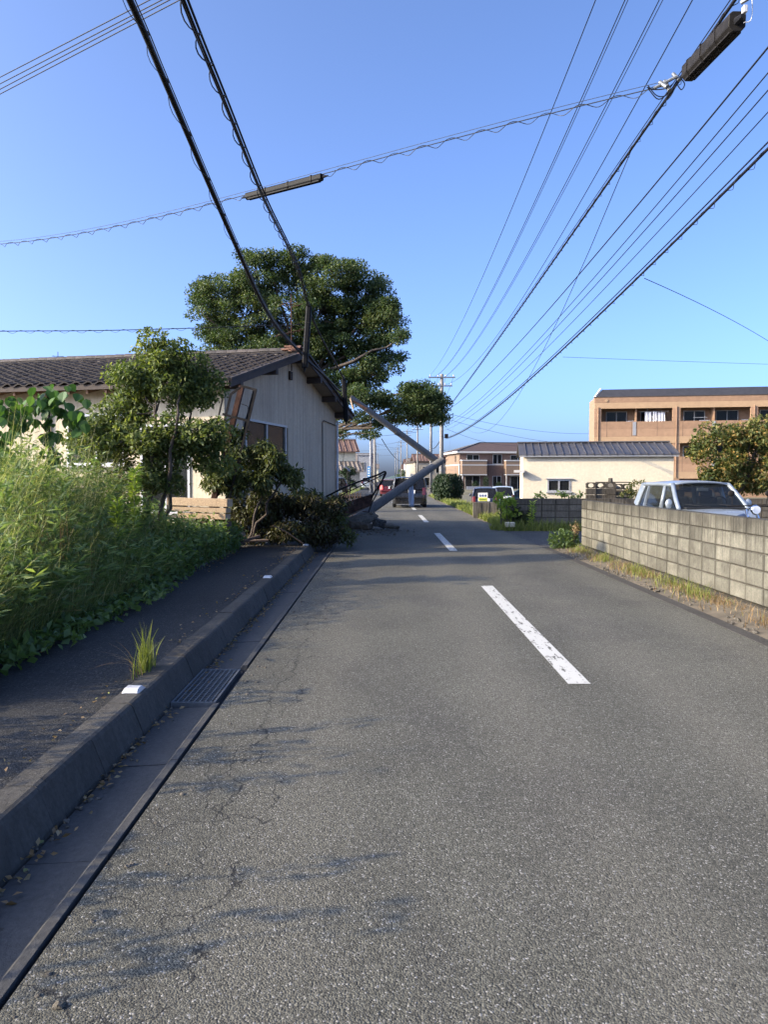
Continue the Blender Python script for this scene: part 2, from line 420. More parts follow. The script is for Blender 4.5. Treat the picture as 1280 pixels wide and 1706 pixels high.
# ------------------------------------------------------------------ mesh helpers
class MB:
    def __init__(s):
        s.v = []; s.f = []
    def add(s, vs, fs):
        o = len(s.v)
        s.v += [tuple(x) for x in vs]
        s.f += [tuple(i + o for i in f) for f in fs]
        return s
    def hexa(s, p):
        """8 corners: bottom 4 (ccw), top 4"""
        return s.add(p, [(3, 2, 1, 0), (4, 5, 6, 7), (0, 1, 5, 4), (1, 2, 6, 5), (2, 3, 7, 6), (3, 0, 4, 7)])
    def box(s, c, size, u=None, v=None, w=None):
        c = Vector(c); u = Vector(u or (1, 0, 0)) * size[0] / 2; v = Vector(v or (0, 1, 0)) * size[1] / 2; w = Vector(w or (0, 0, 1)) * size[2] / 2
        return s.hexa([c - u - v - w, c + u - v - w, c + u + v - w, c - u + v - w, c - u - v + w, c + u - v + w, c + u + v + w, c - u + v + w])
    def span(s, x0, x1, y0, y1, z0, z1):
        return s.box(((x0 + x1) / 2, (y0 + y1) / 2, (z0 + z1) / 2), (x1 - x0, y1 - y0, z1 - z0))
    def bar(s, a, b, wd, ht=None, up=(0, 0, 1)):
        a = Vector(a); b = Vector(b); d = (b - a); L = d.length; d.normalize()
        up = Vector(up)
        if abs(d.dot(up)) > 0.95: up = Vector((1, 0, 0))
        x = d.cross(up).normalized(); y = x.cross(d).normalized()
        return s.box((a + b) / 2, (wd, L, ht or wd), x, d, y)
    def tube(s, pts, r, n=8, cap=True):
        pts = [Vector(p) for p in pts]
        if not isinstance(r, (list, tuple)): r = [r] * len(pts)
        o = len(s.v); N = len(pts)
        d0 = (pts[1] - pts[0]).normalized()
        x = d0.orthogonal().normalized()
        for i, p in enumerate(pts):
            d = (pts[min(i + 1, N - 1)] - pts[max(i - 1, 0)])
            if d.length < 1e-9: d = d0.copy()
            d.normalize()
            x = (x - d * x.dot(d))
            if x.length < 1e-6: x = d.orthogonal()
            x.normalize(); y = d.cross(x)
            for k in range(n):
                a = 2 * math.pi * k / n
                s.v.append(tuple(p + (x * math.cos(a) + y * math.sin(a)) * r[i]))
        for i in range(N - 1):
            for k in range(n):
                a = o + i * n + k; b_ = o + i * n + (k + 1) % n
                s.f.append((a, b_, b_ + n, a + n))
        if cap:
            s.f.append(tuple(o + k for k in range(n))[::-1])
            s.f.append(tuple(o + (N - 1) * n + k for k in range(n)))
        return s
    def grid(s, pts):
        """2-D list of points -> quads"""
        o = len(s.v); nr = len(pts); nc = len(pts[0])
        for r_ in pts: s.v += [tuple(p) for p in r_]
        for i in range(nr - 1):
            for j in range(nc - 1):
                a = o + i * nc + j
                s.f.append((a, a + 1, a + nc + 1, a + nc))
        return s
    def prism(s, poly, d):
        """polygon of 3-D points extruded by vector d"""
        o = len(s.v); k = len(poly); d = Vector(d)
        s.v += [tuple(p) for p in poly] + [tuple(Vector(p) + d) for p in poly]
        s.f.append(tuple(range(o, o + k))[::-1]); s.f.append(tuple(range(o + k, o + 2 * k)))
        for i in range(k):
            j = (i + 1) % k
            s.f.append((o + i, o + j, o + k + j, o + k + i))
        return s
    def lump(s, c, r, seed=0, n=2, jag=0.3):
        """rough stone"""
        rr = random.Random(seed)
        c = Vector(c); o = len(s.v); rows = 5; cols = 8
        for i in range(rows + 1):
            th = math.pi * i / rows
            for j in range(cols):
                ph = 2 * math.pi * j / cols
                k = 1 + rr.uniform(-jag, jag)
                s.v.append((c.x + r[0] * k * math.sin(th) * math.cos(ph), c.y + r[1] * k * math.sin(th) * math.sin(ph), c.z + r[2] * k * math.cos(th)))
        for i in range(rows):
            for j in range(cols):
                a = o + i * cols + j; b_ = o + i * cols + (j + 1) % cols
                s.f.append((a, a + cols, b_ + cols, b_))
        return s
    def build(s, name, mat, parent=None, smooth=False, bevel=0.0, seg=1, sub=0, local=False):
        me = bpy.data.meshes.new(name)
        me.from_pydata(s.v, [], s.f)
        me.validate(); me.update()
        me.materials.append(MATS[mat] if isinstance(mat, str) else mat)
        if smooth: me.shade_smooth()
        o = bpy.data.objects.new(name, me)
        col.objects.link(o)
        if parent is not None: attach(o, parent, local)
        if bevel:
            md = o.modifiers.new('bevel', 'BEVEL'); md.width = bevel; md.segments = seg; md.limit_method = 'ANGLE'; md.angle_limit = R(35)
        if sub:
            md = o.modifiers.new('sub', 'SUBSURF'); md.levels = sub; md.render_levels = sub
        return o

def attach(o, parent, local=False):
    o.parent = parent
    if not local and parent.type == 'EMPTY':
        o.matrix_parent_inverse = Matrix.LocRotScale(parent.location, parent.rotation_euler, parent.scale).inverted()
def tag(o, label, cat=None, group=None, kind=None):
    o['label'] = label
    if cat: o['category'] = cat
    if group: o['group'] = group
    if kind: o['kind'] = kind
    return o
def thing(name, label, cat, loc=(0, 0, 0), rz=0.0, group=None):
    o = bpy.data.objects.new(name, None)
    o.empty_display_size = 0.2
    col.objects.link(o)
    o.location = loc; o.rotation_euler = (0, 0, rz)
    return tag(o, label, cat, group)
def struct(o, label):
    o['kind'] = 'structure'; o['label'] = label
    return o
def inst(me, name, parent, mw):
    """a piece sharing mesh data; mw is its world matrix"""
    o = bpy.data.objects.new(name, me)
    col.objects.link(o)
    attach(o, parent)
    o.matrix_basis = mw
    return o
def mesh_of(mb, name, mat, smooth=False):
    me = bpy.data.meshes.new(name)
    me.from_pydata(mb.v, [], mb.f); me.update()
    me.materials.append(MATS[mat])
    if smooth: me.shade_smooth()
    return me
def frame(o, u, v, w):
    """world matrix from origin and three axes"""
    m = Matrix.Identity(4)
    for i, a in enumerate((u, v, w)):
        for k in range(3): m[k][i] = a[k]
    for k in range(3): m[k][3] = o[k]
    return m
def catmull(pts, k=8):
    pts = [Vector(p) for p in pts]
    q = [pts[0] * 2 - pts[1]] + pts + [pts[-1] * 2 - pts[-2]]
    out = []
    for i in range(1, len(q) - 2):
        a, b_, c, d = q[i - 1], q[i], q[i + 1], q[i + 2]
        for j in range(k):
            t = j / k
            out.append(0.5 * ((2 * b_) + (c - a) * t + (2 * a - 5 * b_ + 4 * c - d) * t * t + (3 * b_ - a - 3 * c + d) * t ** 3))
    out.append(pts[-1])
    return out

# ------------------------------------------------------------------ foliage helpers (numpy)
def raw_mesh(name, V, F, mat, var=None, parent=None, smooth=False):
    me = bpy.data.meshes.new(name)
    me.vertices.add(len(V)); me.vertices.foreach_set('co', V.astype(np.float32).ravel())
    k = F.shape[1]
    me.loops.add(F.size); me.loops.foreach_set('vertex_index', F.astype(np.int32).ravel())
    me.polygons.add(len(F)); me.polygons.foreach_set('loop_start', np.arange(0, F.size, k, dtype=np.int32))
    if var is not None:
        a = me.attributes.new('var', 'FLOAT', 'POINT'); a.data.foreach_set('value', var.astype(np.float32))
    me.materials.append(MATS[mat]); me.update(calc_edges=True)
    if smooth: me.shade_smooth()
    o = bpy.data.objects.new(name, me); col.objects.link(o)
    if parent is not None: attach(o, parent)
    return o
def unit(a):
    return a / np.maximum(1e-9, np.linalg.norm(a, axis=1, keepdims=True))
def leaf_mesh(name, pos, length, mat, parent=None, aspect=0.5, droop=0.2, fold=0.25, dirs=None, var=None):
    """diamond leaves folded along the midrib"""
    N = len(pos)
    d = rng.normal(size=(N, 3)) if dirs is None else dirs + 0.35 * rng.normal(size=(N, 3))
    d[:, 2] -= droop
    d = unit(d)
    nn = rng.normal(size=(N, 3)) * 0.7; nn[:, 2] += 0.8
    w_ = unit(np.cross(d, nn)); nn = np.cross(w_, d)
    L = (length * rng.uniform(0.65, 1.25, N))[:, None]; W = L * aspect
    base = pos; tip = pos + d * L
    mid = pos + d * L * 0.45 + nn * W * fold
    l = mid + w_ * W * 0.5; r_ = mid - w_ * W * 0.5
    V = np.stack([base, r_, tip, l], 1).reshape(-1, 3)
    i = np.arange(N) * 4
    F = np.concatenate([np.stack([i, i + 1, i + 2], 1), np.stack([i, i + 2, i + 3], 1)])
    vv = np.clip(rng.normal(0.45, 0.22, N), 0, 1) if var is None else var
    return raw_mesh(name, V, F, mat, np.repeat(vv, 4), parent)
def blade_mesh(name, pos, height, width, mat, parent=None, bend=0.5, lean=None, seg=5, var=None):
    N = len(pos)
    a = rng.uniform(0, 2 * np.pi, N)
    ld_ = np.stack([np.cos(a), np.sin(a), np.zeros(N)], 1)
    if lean is not None: ld_ = unit(ld_ * 0.8 + np.array(lean)[None, :])
    side = np.stack([-ld_[:, 1], ld_[:, 0], np.zeros(N)], 1)
    side = unit(side + 0.5 * ld_ * rng.normal(size=(N, 1)))
    b_ = (bend * rng.uniform(0.3, 1.5, N))[:, None]
    H = np.asarray(height).reshape(-1, 1) * np.ones((N, 1)); W = np.asarray(width).reshape(-1, 1) * np.ones((N, 1))
    rows = []
    for j in range(seg + 1):
        t = j / seg
        c = pos + np.array([0, 0, 1.0]) * H * (t - 0.42 * b_ * t * t) + ld_ * H * b_ * t * t * 0.8
        hw = W * 0.5 * (1 - t) ** 0.6 + 0.0004
        rows += [c - side * hw, c + side * hw]
    V = np.stack(rows, 1).reshape(-1, 3)
    k = 2 * (seg + 1)
    i = np.arange(N) * k
    F = np.concatenate([np.stack([i + 2 * j, i + 2 * j + 1, i + 2 * j + 3, i + 2 * j + 2], 1) for j in range(seg)])
    vv = np.clip(rng.normal(0.45, 0.25, N), 0, 1) if var is None else var
    return raw_mesh(name, V, F, mat, np.repeat(vv, k), parent)
def in_ellipsoid(c, r, n, shell=0.35):
    v = unit(rng.normal(size=(n, 3)))
    k = rng.uniform(shell, 1, n) ** (1 / 2.2)
    return np.array(c)[None, :] + v * k[:, None] * np.array(r)[None, :]
def limb(a, b_, r0, r1, mb, wob=0.12, n=6, sides=6, sag=0.0):
    a = Vector(a); b_ = Vector(b_); L = (b_ - a).length
    pts = []
    for i in range(n + 1):
        t = i / n
        p = a.lerp(b_, t)
        if 0 < i < n: p += Vector((random.gauss(0, wob), random.gauss(0, wob), random.gauss(0, wob * 0.6))) * L * 0.18
        p.z -= sag * 4 * t * (1 - t) * L
        pts.append(p)
    mb.tube(catmull(pts, 2), [r0 + (r1 - r0) * i / (2 * n) for i in range(2 * n + 1)], sides)
    return pts

# ================================================================== SETTING
def sheet(name, x0, x1, y0, y1, z, mat, label, nx=1, ny=1):
    mb = MB().grid([[(x0 + (x1 - x0) * i / nx, y0 + (y1 - y0) * j / ny, z) for i in range(nx + 1)] for j in range(ny + 1)])
    return struct(mb.build(name, mat), label)
gxs = [-2500, -60, 4.4, 5.2, 16, 18, 60, 2500]; gys = [-400, 30.5, 33, 100, 104, 4500]
struct(MB().grid([[(x, y, -0.7 if (5 < x < 17 and 32 < y < 101) else -0.085) for x in gxs] for y in gys]).build('ground', 'ground_mat'), 'flat earthy ground reaching to the horizon, with a sunken parking lot')
road = sheet('road', -1.05, 3.3, -6, 420, 0.0, 'road_asphalt', 'grey worn asphalt two lane road running straight ahead', 4, 60)
side = MB().add([(3.3, 16.35, -0.012), (4.4, 16.35, -0.012), (5.4, 17.9, -0.012), (40, 17.9, -0.012), (40, 21.3, -0.012), (3.3, 21.3, -0.012)], [(0, 1, 2, 3, 4, 5)]).build('side_road', 'side_asphalt')
struct(side, 'dark asphalt side road joining from the right behind the block wall')
# right verge between road and wall
mb = MB()
mb.grid([[(x, y, z + 0.012 * math.sin(y * 3.1 + x * 5)) for x, z in ((3.32, -0.02), (3.55, -0.005), (3.8, 0.02), (4.02, 0.05))] for y in np.linspace(-3, 16.3, 50)])
struct(mb.build('verge', 'verge_mat', smooth=True), 'strip of dry soil along the foot of the block wall')
edge = MB().span(3.3, 3.44, -3, 16.3, -0.08, 0.004).build('road_edging', 'kerb_concrete')
struct(edge, 'flat concrete edging strip on the right side of the road')
sheet('road_shoulder', 3.3, 5.2, 21.3, 420, -0.03, 'verge_mat', 'dirt shoulder on the right of the road beyond the side road')
sheet('left_shoulder', -3.2, -1.05, 15.3, 420, -0.02, 'walk_asphalt', 'worn paved strip on the left of the road beyond the kerb')
# centre line
for i in range(13):
    y0 = 5.36 + 9.98 * i
    mb = MB().grid([[(x, y0 + 4.95 * j / 4, 0.005) for x in (1.29, 1.37, 1.45)] for j in range(5)])
    mb.build('centre_line_dash', 'road_paint', road)
# gutter
gut = MB().span(-1.43, -1.05, -3, 15.4, -0.075, -0.05).build('gutter', 'gutter_concrete')
struct(gut, 'concrete roadside gutter channel along the kerb')
gm = MB()
gm.prism([(-0.34, 0, -0.05), (-0.045, 0, -0.05), (-0.02, 0, -0.05), (-0.02, 0, 0.006), (-0.055, 0, 0.006), (-0.08, 0, -0.02), (-0.34, 0, -0.034)][::-1], (0, 0.992, 0))
gme = mesh_of(gm, 'gutter_block', 'gutter_concrete')
gap0 = 4.892
for i in range(19):
    if i == 8: continue
    inst(gme, 'gutter_block', gut, Matrix.Translation((-1.05, -3.1 + i, random.uniform(-0.003, 0.003))))
# kerb
kerb = MB().span(-1.60, -1.49, -3.02, 15.2, -0.07, 0.10).build('kerb', 'gutter_concrete')
struct(kerb, 'raised concrete kerb between the gutter and the footpath')
km = MB()
km.prism([(-0.19, 0, -0.06), (0.02, 0, -0.06), (0.012, 0, -0.02), (-0.045, 0, 0.128), (-0.058, 0, 0.144), (-0.075, 0, 0.15), (-0.19, 0, 0.15)][::-1], (0, 0.594, 0))
kme = mesh_of(km, 'kerb_stone', 'kerb_concrete')
for i in range(30):
    inst(kme, 'kerb_stone', kerb, Matrix.Translation((-1.42 + random.uniform(-0.004, 0.004), -2.8 + 0.6 * i, random.uniform(-0.004, 0.004))))
# footpath
mb = MB().grid([[(x, y, 0.135 + 0.008 * math.sin(x * 7 + y * 0.9) + 0.006 * math.sin(y * 2.3)) for x in np.linspace(-2.78, -1.61, 8)] for y in np.linspace(-3, 15.2, 60)])
struct(mb.build('pavement', 'walk_asphalt', smooth=True), 'dark asphalt footpath between the kerb and the weeds')
edg = MB().span(-2.84, -2.74, -3, 14.6, 0.0, 0.165).build('path_edging', 'kerb_concrete')
struct(edg, 'thin concrete edging between the footpath and the overgrown plot')
# raised overgrown plot
def lot_z(x, y):
    return 0.12 + 0.34 * min(1, max(0, (-2.8 - x) / 1.6)) + 0.05 * math.sin(x * 1.7 + y) + 0.04 * math.sin(y * 2.1 - x)
mb = MB().grid([[(x, y, lot_z(x, y) if x < -2.85 else 0.10) for x in np.linspace(-26, -2.82, 50)] for y in np.linspace(-6, 34, 60)])
struct(mb.build('plot_ground', 'soil', smooth=True), 'bare soil of the overgrown house plot')
# distant hills
mb = MB()
hp = []
for i in range(60):
    x = -1500 + 60 * i
    hp.append((x, 26 + 14 * math.sin(i * 0.7) + 9 * math.sin(i * 1.9 + 1)))
mb.grid([[(x, 3300, -2) for x, h in hp], [(x, 3400, h) for x, h in hp], [(x, 3600, -2) for x, h in hp]])
struct(mb.build('hills', 'hill_mat', smooth=True), 'low blue green hills on the horizon at the end of the road')

# grate over the gutter
gr = thing('drain_grate', 'steel grid drain cover set in the gutter beside the kerb', 'drain cover', (-1.26, 5.4, 0))
gx0, gx1 = -1.40, -1.11
gy0, gy1 = 4.95, 5.83
f = MB()
f.span(gx0, gx0 + 0.012, gy0, gy1, -0.045, -0.008).span(gx1 - 0.012, gx1, gy0, gy1, -0.045, -0.008)
f.span(gx0 + 0.0121, gx1 - 0.0121, gy0, gy0 + 0.012, -0.045, -0.0085).span(gx0 + 0.0121, gx1 - 0.0121, gy1 - 0.012, gy1, -0.045, -0.0085)
f.build('frame', 'galvanised', gr)
for i in range(7):
    x = gx0 + 0.035 + i * (gx1 - gx0 - 0.07) / 6
    MB().span(x - 0.0035, x + 0.0035, gy0 + 0.013, gy1 - 0.013, -0.04, -0.011).build('bar', 'galvanised', gr)
mb = MB()
for i in range(22):
    y = gy0 + 0.03 + i * (gy1 - gy0 - 0.06) / 21
    mb.span(gx0 + 0.013, gx1 - 0.013, y - 0.002, y + 0.002, -0.02, -0.013)
mb.build('cross_rod', 'galvanised', gr)
MB().span(-1.415, -1.10, gap0 - 0.0, gap0 + 1.01, -0.072, -0.046).build('sump', 'interior_dark', gr)
# reflector studs on the kerb
for k, (y, lab) in enumerate(((4.66, 'white wedge reflector on the kerb nearest the drain cover'), (10.05, 'white wedge reflector on the kerb, the middle one of three'), (14.9, 'white wedge reflector at the far end of the kerb by the rubble'))):
    t = thing('kerb_reflector', lab, 'reflector', (-1.545, y, 0.148), 0, 'reflectors on the kerb')
    m_ = MB()
    m_.hexa([(-0.055, -0.075, 0), (0.055, -0.075, 0), (0.055, 0.075, 0), (-0.055, 0.075, 0), (-0.045, -0.03, 0.028), (0.045, -0.03, 0.028), (0.045, 0.03, 0.028), (-0.045, 0.03, 0.028)])
    m_.build('housing', 'white_plastic', t, bevel=0.004, local=True)
    MB().hexa([(-0.045, -0.0705, 0.0055), (0.045, -0.0705, 0.0055), (0.04, -0.04, 0.0245), (-0.04, -0.04, 0.0245), (-0.045, -0.073, 0.0065), (0.045, -0.073, 0.0065), (0.04, -0.0425, 0.0262), (-0.04, -0.0425, 0.0262)]).build('lens', 'reflector', t, local=True)

# ================================================================== BLOCK WALLS
blk = MB()
bw, bh, bt = 0.39, 0.176, 0.12
def block_mesh(name, w_, h_, t_, mat):
    e = 0.010
    m_ = MB()
    # front face chamfered, +x normal is the face side -> local axes: x along wall, y thickness, z up
    a = [(e, 0, e), (w_ - e, 0, e), (w_ - e, 0, h_ - e), (e, 0, h_ - e), (0, e, 0), (w_, e, 0), (w_, e, h_), (0, e, h_), (0, t_, 0), (w_, t_, 0), (w_, t_, h_), (0, t_, h_)]
    m_.add(a, [(0, 1, 2, 3), (4, 5, 1, 0), (5, 6, 2, 1), (6, 7, 3, 2), (7, 4, 0, 3), (8, 9, 5, 4), (9, 10, 6, 5), (10, 11, 7, 6), (11, 8, 4, 7), (11, 10, 9, 8)])
    return mesh_of(m_, name, mat)
def block_wall(name, label, start, direc, length, rows, z0, mat, cap=None, foot=0.12, wmax=1e9, group=None):
    d = Vector((direc[0], direc[1], 0)).normalized(); nrm = Vector((d.y, -d.x, 0))     # faces nrm side
    s = Vector((start[0], start[1], 0))
    root = thing(name, label, 'wall', s, 0, group)
    H = rows * (bh + 0.01)
    ctr = s + d * length / 2 - nrm * (bt / 2)
    MB().box(ctr + Vector((0, 0, z0 + H / 2 - 0.002)), (length - 0.01, bt - 0.034, H - 0.008), d, nrm, (0, 0, 1)).build('mortar', 'mortar', root)
    fb = MB()
    nseg = max(2, int(length / 0.5))
    for side_ in (0,):
        top = []; bot = []
        for i in range(nseg + 1):
            q = s + d * (length * i / nseg)
            o1 = nrm * (0.035 + random.uniform(-0.012, 0.02)); 
            bot.append((q + o1 + Vector((0, 0, z0 - foot - 0.12)), q + o1 + Vector((0, 0, z0 + random.uniform(-0.035, 0.0))), q - nrm * bt + Vector((0, 0, z0 - 0.006))))
        fb.grid([list(b_) for b_ in bot])
    fb.build('footing', 'mortar', root)
    me = block_mesh('block', bw - 0.004, bh, bt, mat)
    n_ = int(length / (bw + 0.01))
    for r_ in range(rows):
        for i in range(n_):
            o_ = s + d * (i * (bw + 0.01) + 0.005) + Vector((0, 0, z0 + r_ * (bh + 0.01) + 0.005)) + nrm * random.uniform(-0.003, 0.004)
            inst(me, 'block', root, frame(o_, d, -nrm, Vector((0, 0, 1))))
    return root
# near wall: face looks to -x (the road)
block_wall('block_wall', 'long weathered grey block wall beside the road in front of the silver car', (4.03, 15.75), (0, -1), 13.2, 5, 0.085, 'block')
# return at its far end and the wall across the side road
block_wall('garden_wall', 'low dark block wall behind the weeds on the far side of the side road', (3.35, 22.3), (1, 0), 16.4, 5, -0.06, 'block_dark')

# ================================================================== OLD HOUSE
HA = Vector((-3.19, 15.3, 0))
g = Vector((0.225, 0.974, 0)).normalized()          # along the gable, away from the camera
l = Vector((-g.y, g.x, 0))                           # along the long wall, to the left
ng = -l                                              # gable looks at the road
nl = -g                                              # long wall looks at the camera
UP = Vector((0, 0, 1))
GW, HL = 7.69, 12.6
WT, RZ = 3.36, 4.42                                  # wall top, underside of the ridge
OV, VO = 0.55, 0.36                                  # eave and verge overhang
SL = (RZ - WT) / (GW / 2)
house = thing('old_house', 'cream one storey house with dark tiled gable roof struck by the fallen pole', 'house', HA)
def H(t, s, z):
    """t along the gable, s along the long wall (left), z up"""
    return HA + g * t + l * s + UP * z
def roof_z(t):
    return RZ - SL * abs(t - GW / 2)
# long wall facing the camera with window openings; built of panels between openings
def wall_long(name, t, s0, s1, z0, z1, mat, th=0.12):
    MB().box(H(t + th / 2, (s0 + s1) / 2, (z0 + z1) / 2), (s1 - s0, th, z1 - z0), l, g, UP).build(name, mat, house)
ops = [(0.75, 1.85, 0.75, 2.55), (2.2, 3.55, 1.72, 2.78), (6.0, 7.7, 1.7, 2.8)]
prev = 0.0
for (s0, s1, z0, z1) in ops + [(HL, HL, 0, 0)]:
    a = prev
    while a < s0 - 0.02:                              # plaster panels with open joints
        b_ = min(a + 1.82, s0)
        wall_long('wall_panel', 0, a + 0.0005, b_ - 0.0005, -0.05, WT, 'old_plaster')
        a = b_
    if s1 > s0:
        wall_long('wall_panel', 0, s0 - 0.004, s1 + 0.004, -0.05, z0, 'old_plaster')
        wall_long('wall_panel', 0, s0 - 0.004, s1 + 0.004, z1, WT, 'old_plaster')
    prev = s1
def window_long(s0, s1, z0, z1, panes=2, curt='curtain'):
    f_ = MB()
    for (a, b_) in ((s0, s0 + 0.05), (s1 - 0.05, s1)):
        f_.box(H(0.02, (a + b_) / 2, (z0 + z1) / 2), (b_ - a, 0.1, z1 - z0), l, g, UP)
    for (a, b_) in ((z0, z0 + 0.05), (z1 - 0.05, z1)):
        f_.box(H(0.021, (s0 + s1) / 2, (a + b_) / 2), (s1 - s0 - 0.1, 0.1, b_ - a), l, g, UP)
    f_.box(H(0.02, (s0 + s1) / 2, (z0 + z1) / 2), (0.05, 0.08, z1 - z0 - 0.1), l, g, UP)
    o = f_.build('window', 'aluminium', house)
    MB().box(H(-0.05, (s0 + s1) / 2, z0 - 0.02), (s1 - s0 + 0.12, 0.12, 0.035), l, g, UP).build('sill', 'white_frame', o)
    for a, b_ in ((s0 + 0.05, (s0 + s1) / 2 - 0.025), ((s0 + s1) / 2 + 0.025, s1 - 0.05)):
        MB().box(H(0.03, (a + b_) / 2, (z0 + z1) / 2), (b_ - a, 0.008, z1 - z0 - 0.1), l, g, UP).build('pane', 'window_glass', o)
    pts = []
    for i in range(25):
        s = s0 + 0.04 + (s1 - s0 - 0.08) * i / 24
        pts.append([H(0.2 + 0.03 * math.sin(i * 2.1), s, z0 + 0.02), H(0.2 + 0.02 * math.sin(i * 2.1 + 0.5), s, z1 - 0.02)])
    MB().grid(pts[:15]).build('curtain', curt, o)
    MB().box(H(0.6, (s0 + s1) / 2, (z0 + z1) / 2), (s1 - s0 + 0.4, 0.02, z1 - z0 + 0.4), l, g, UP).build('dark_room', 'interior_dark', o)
for (s0, s1, z0, z1) in ops: window_long(s0, s1, z0, z1)
# gable: vertical siding boards, cut around the window
wt0, wt1, wz0, wz1 = 1.02, 3.40, 1.62, 2.67
nb = 34
bwid = GW / nb
for i in range(nb):
    t0, t1 = i * bwid + 0.0004, (i + 1) * bwid - 0.0004
    def board(za, zb0, zb1):
        MB().hexa([H(t0, 0.0, za) + ng * 0.0012 * (i % 2), H(t1, 0.0, za) + ng * 0.0012 * (i % 2), H(t1, 0.1, za), H(t0, 0.1, za),
                   H(t0, 0.0, zb0) + ng * 0.0012 * (i % 2), H(t1, 0.0, zb1) + ng * 0.0012 * (i % 2), H(t1, 0.1, zb1), H(t0, 0.1, zb0)]).build('siding_board', 'gable_siding', house)
    za0, za1 = roof_z(t0), roof_z(t1)
    if t1 < wt0 or t0 > wt1: board(-0.05, za0, za1)
    else:
        board(-0.05, wz0, wz0); board(wz1, za0, za1)
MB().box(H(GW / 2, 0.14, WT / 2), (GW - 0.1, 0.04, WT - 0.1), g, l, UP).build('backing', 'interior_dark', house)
# back and left walls
MB().box(H(GW - 0.06, HL / 2 + 0.05, WT / 2), (HL - 0.1, 0.1, WT), l, g, UP).build('back_wall', 'old_plaster', house)
MB().box(H(GW / 2, HL - 0.06, WT / 2), (GW - 0.3, 0.1, WT), g, l, UP).build('end_wall', 'old_plaster', house)
# gable window
f_ = MB()
gd = 0.03
def gbox(t0, t1, z0, z1, out, th, mat, name, parent):
    return MB().box(H((t0 + t1) / 2, 0, (z0 + z1) / 2) + ng * (out - th / 2), (t1 - t0, th, z1 - z0), g, l, UP).build(name, mat, parent)
gw = gbox(wt0 - 0.03, wt1 + 0.03, wz1, wz1 + 0.05, gd + 0.02, 0.1, 'white_frame', 'window', house)
gbox(wt0 - 0.04, wt0 + 0.02, wz0, wz1, gd, 0.08, 'white_frame', 'jamb', gw)
gbox(wt1 - 0.02, wt1 + 0.04, wz0, wz1, gd, 0.08, 'white_frame', 'jamb', gw)
gbox((wt0 + wt1) / 2 - 0.03, (wt0 + wt1) / 2 + 0.03, wz0, wz1, gd - 0.005, 0.06, 'white_frame', 'mullion', gw)
gbox(wt0 - 0.06, wt1 + 0.06, wz0 - 0.05, wz0, gd + 0.05, 0.14, 'white_frame', 'sill', gw)
for a, b_ in ((wt0 + 0.02, 2.18), (2.24, wt1 - 0.02)):
    gbox(a, b_, wz0, wz1, -0.01, 0.01, 'dull_glass', 'pane', gw)
# vent, conduit, down pipe
gbox(3.66, 3.82, 3.86, 4.06, 0.06, 0.05, 'brown_wood', 'vent', house)
MB().tube([H(6.3, 0, 0.2) + ng * 0.03, H(6.3, 0, 3.0) + ng * 0.03, H(6.42, 0, 3.06) + ng * 0.03, H(GW - 0.1, 0, 3.0) + ng * 0.03], 0.012, 6).build('conduit', 'dark_steel', house)
MB().tube([H(GW - 0.03, 0, 0.1) + ng * 0.05, H(GW - 0.03, 0, 2.2) + ng * 0.05, H(GW - 0.03, 0, 3.15) + ng * 0.05], 0.035, 8).build('down_pipe', 'pvc_pipe', house)
MB().tube([H(-0.04, 3.95, 0.2), H(-0.04, 3.95, 2.8), H(-0.04, 3.95, 3.2)], 0.03, 8).build('down_pipe', 'dark_steel', house)
# roof deck, soffit, fascia, purlins, rafters
s_a, s_b = -VO, HL + VO
for sgn, (ta, tb) in ((0, (-OV, GW / 2)), (1, (GW / 2, GW + OV))):
    def rp(t, s, dz): return H(t, s, roof_z(t) + dz)
    MB().hexa([rp(ta, s_a, 0.015), rp(tb, s_a, 0.015), rp(tb, s_b, 0.015), rp(ta, s_b, 0.015), rp(ta, s_a, 0.10), rp(tb, s_a, 0.10), rp(tb, s_b, 0.10), rp(ta, s_b, 0.10)]).build('roof_deck', 'soffit', house)
    # barge board along the verge
    q0, q1 = rp(ta, s_a - 0.025, 0), rp(tb, s_a - 0.025, 0)
    MB().hexa([q0 - UP * 0.03, q1 - UP * 0.03, q1 - UP * 0.03 + l * 0.022, q0 - UP * 0.03 + l * 0.022, q0 + UP * 0.115, q1 + UP * 0.115, q1 + UP * 0.115 + l * 0.022, q0 + UP * 0.115 + l * 0.022]).build('barge_board', 'brown_wood', house)
MB().box(H(-OV - 0.015, (s_a + s_b) / 2, roof_z(-OV) + 0.05), (s_b - s_a, 0.025, 0.1), l, g, UP).build('fascia', 'brown_wood', house)
for t in (-0.02, 1.9, GW / 2, 5.1, 6.4, GW - 0.05):
    zz = roof_z(t) - 0.085
    MB().box(H(t, -VO / 2 + 0.02, zz + 0.015), (0.13, VO + 0.1, 0.15), g, l, UP).build('purlin', 'brown_wood', house)
s = 0.2
while s < HL:
    a = H(-OV + 0.03, s, roof_z(-OV + 0.03) - 0.035); b_ = H(0.0, s, roof_z(0) - 0.035)
    MB().bar(a, b_, 0.05, 0.09).build('rafter', 'rafter_wood', house)
    s += 0.42
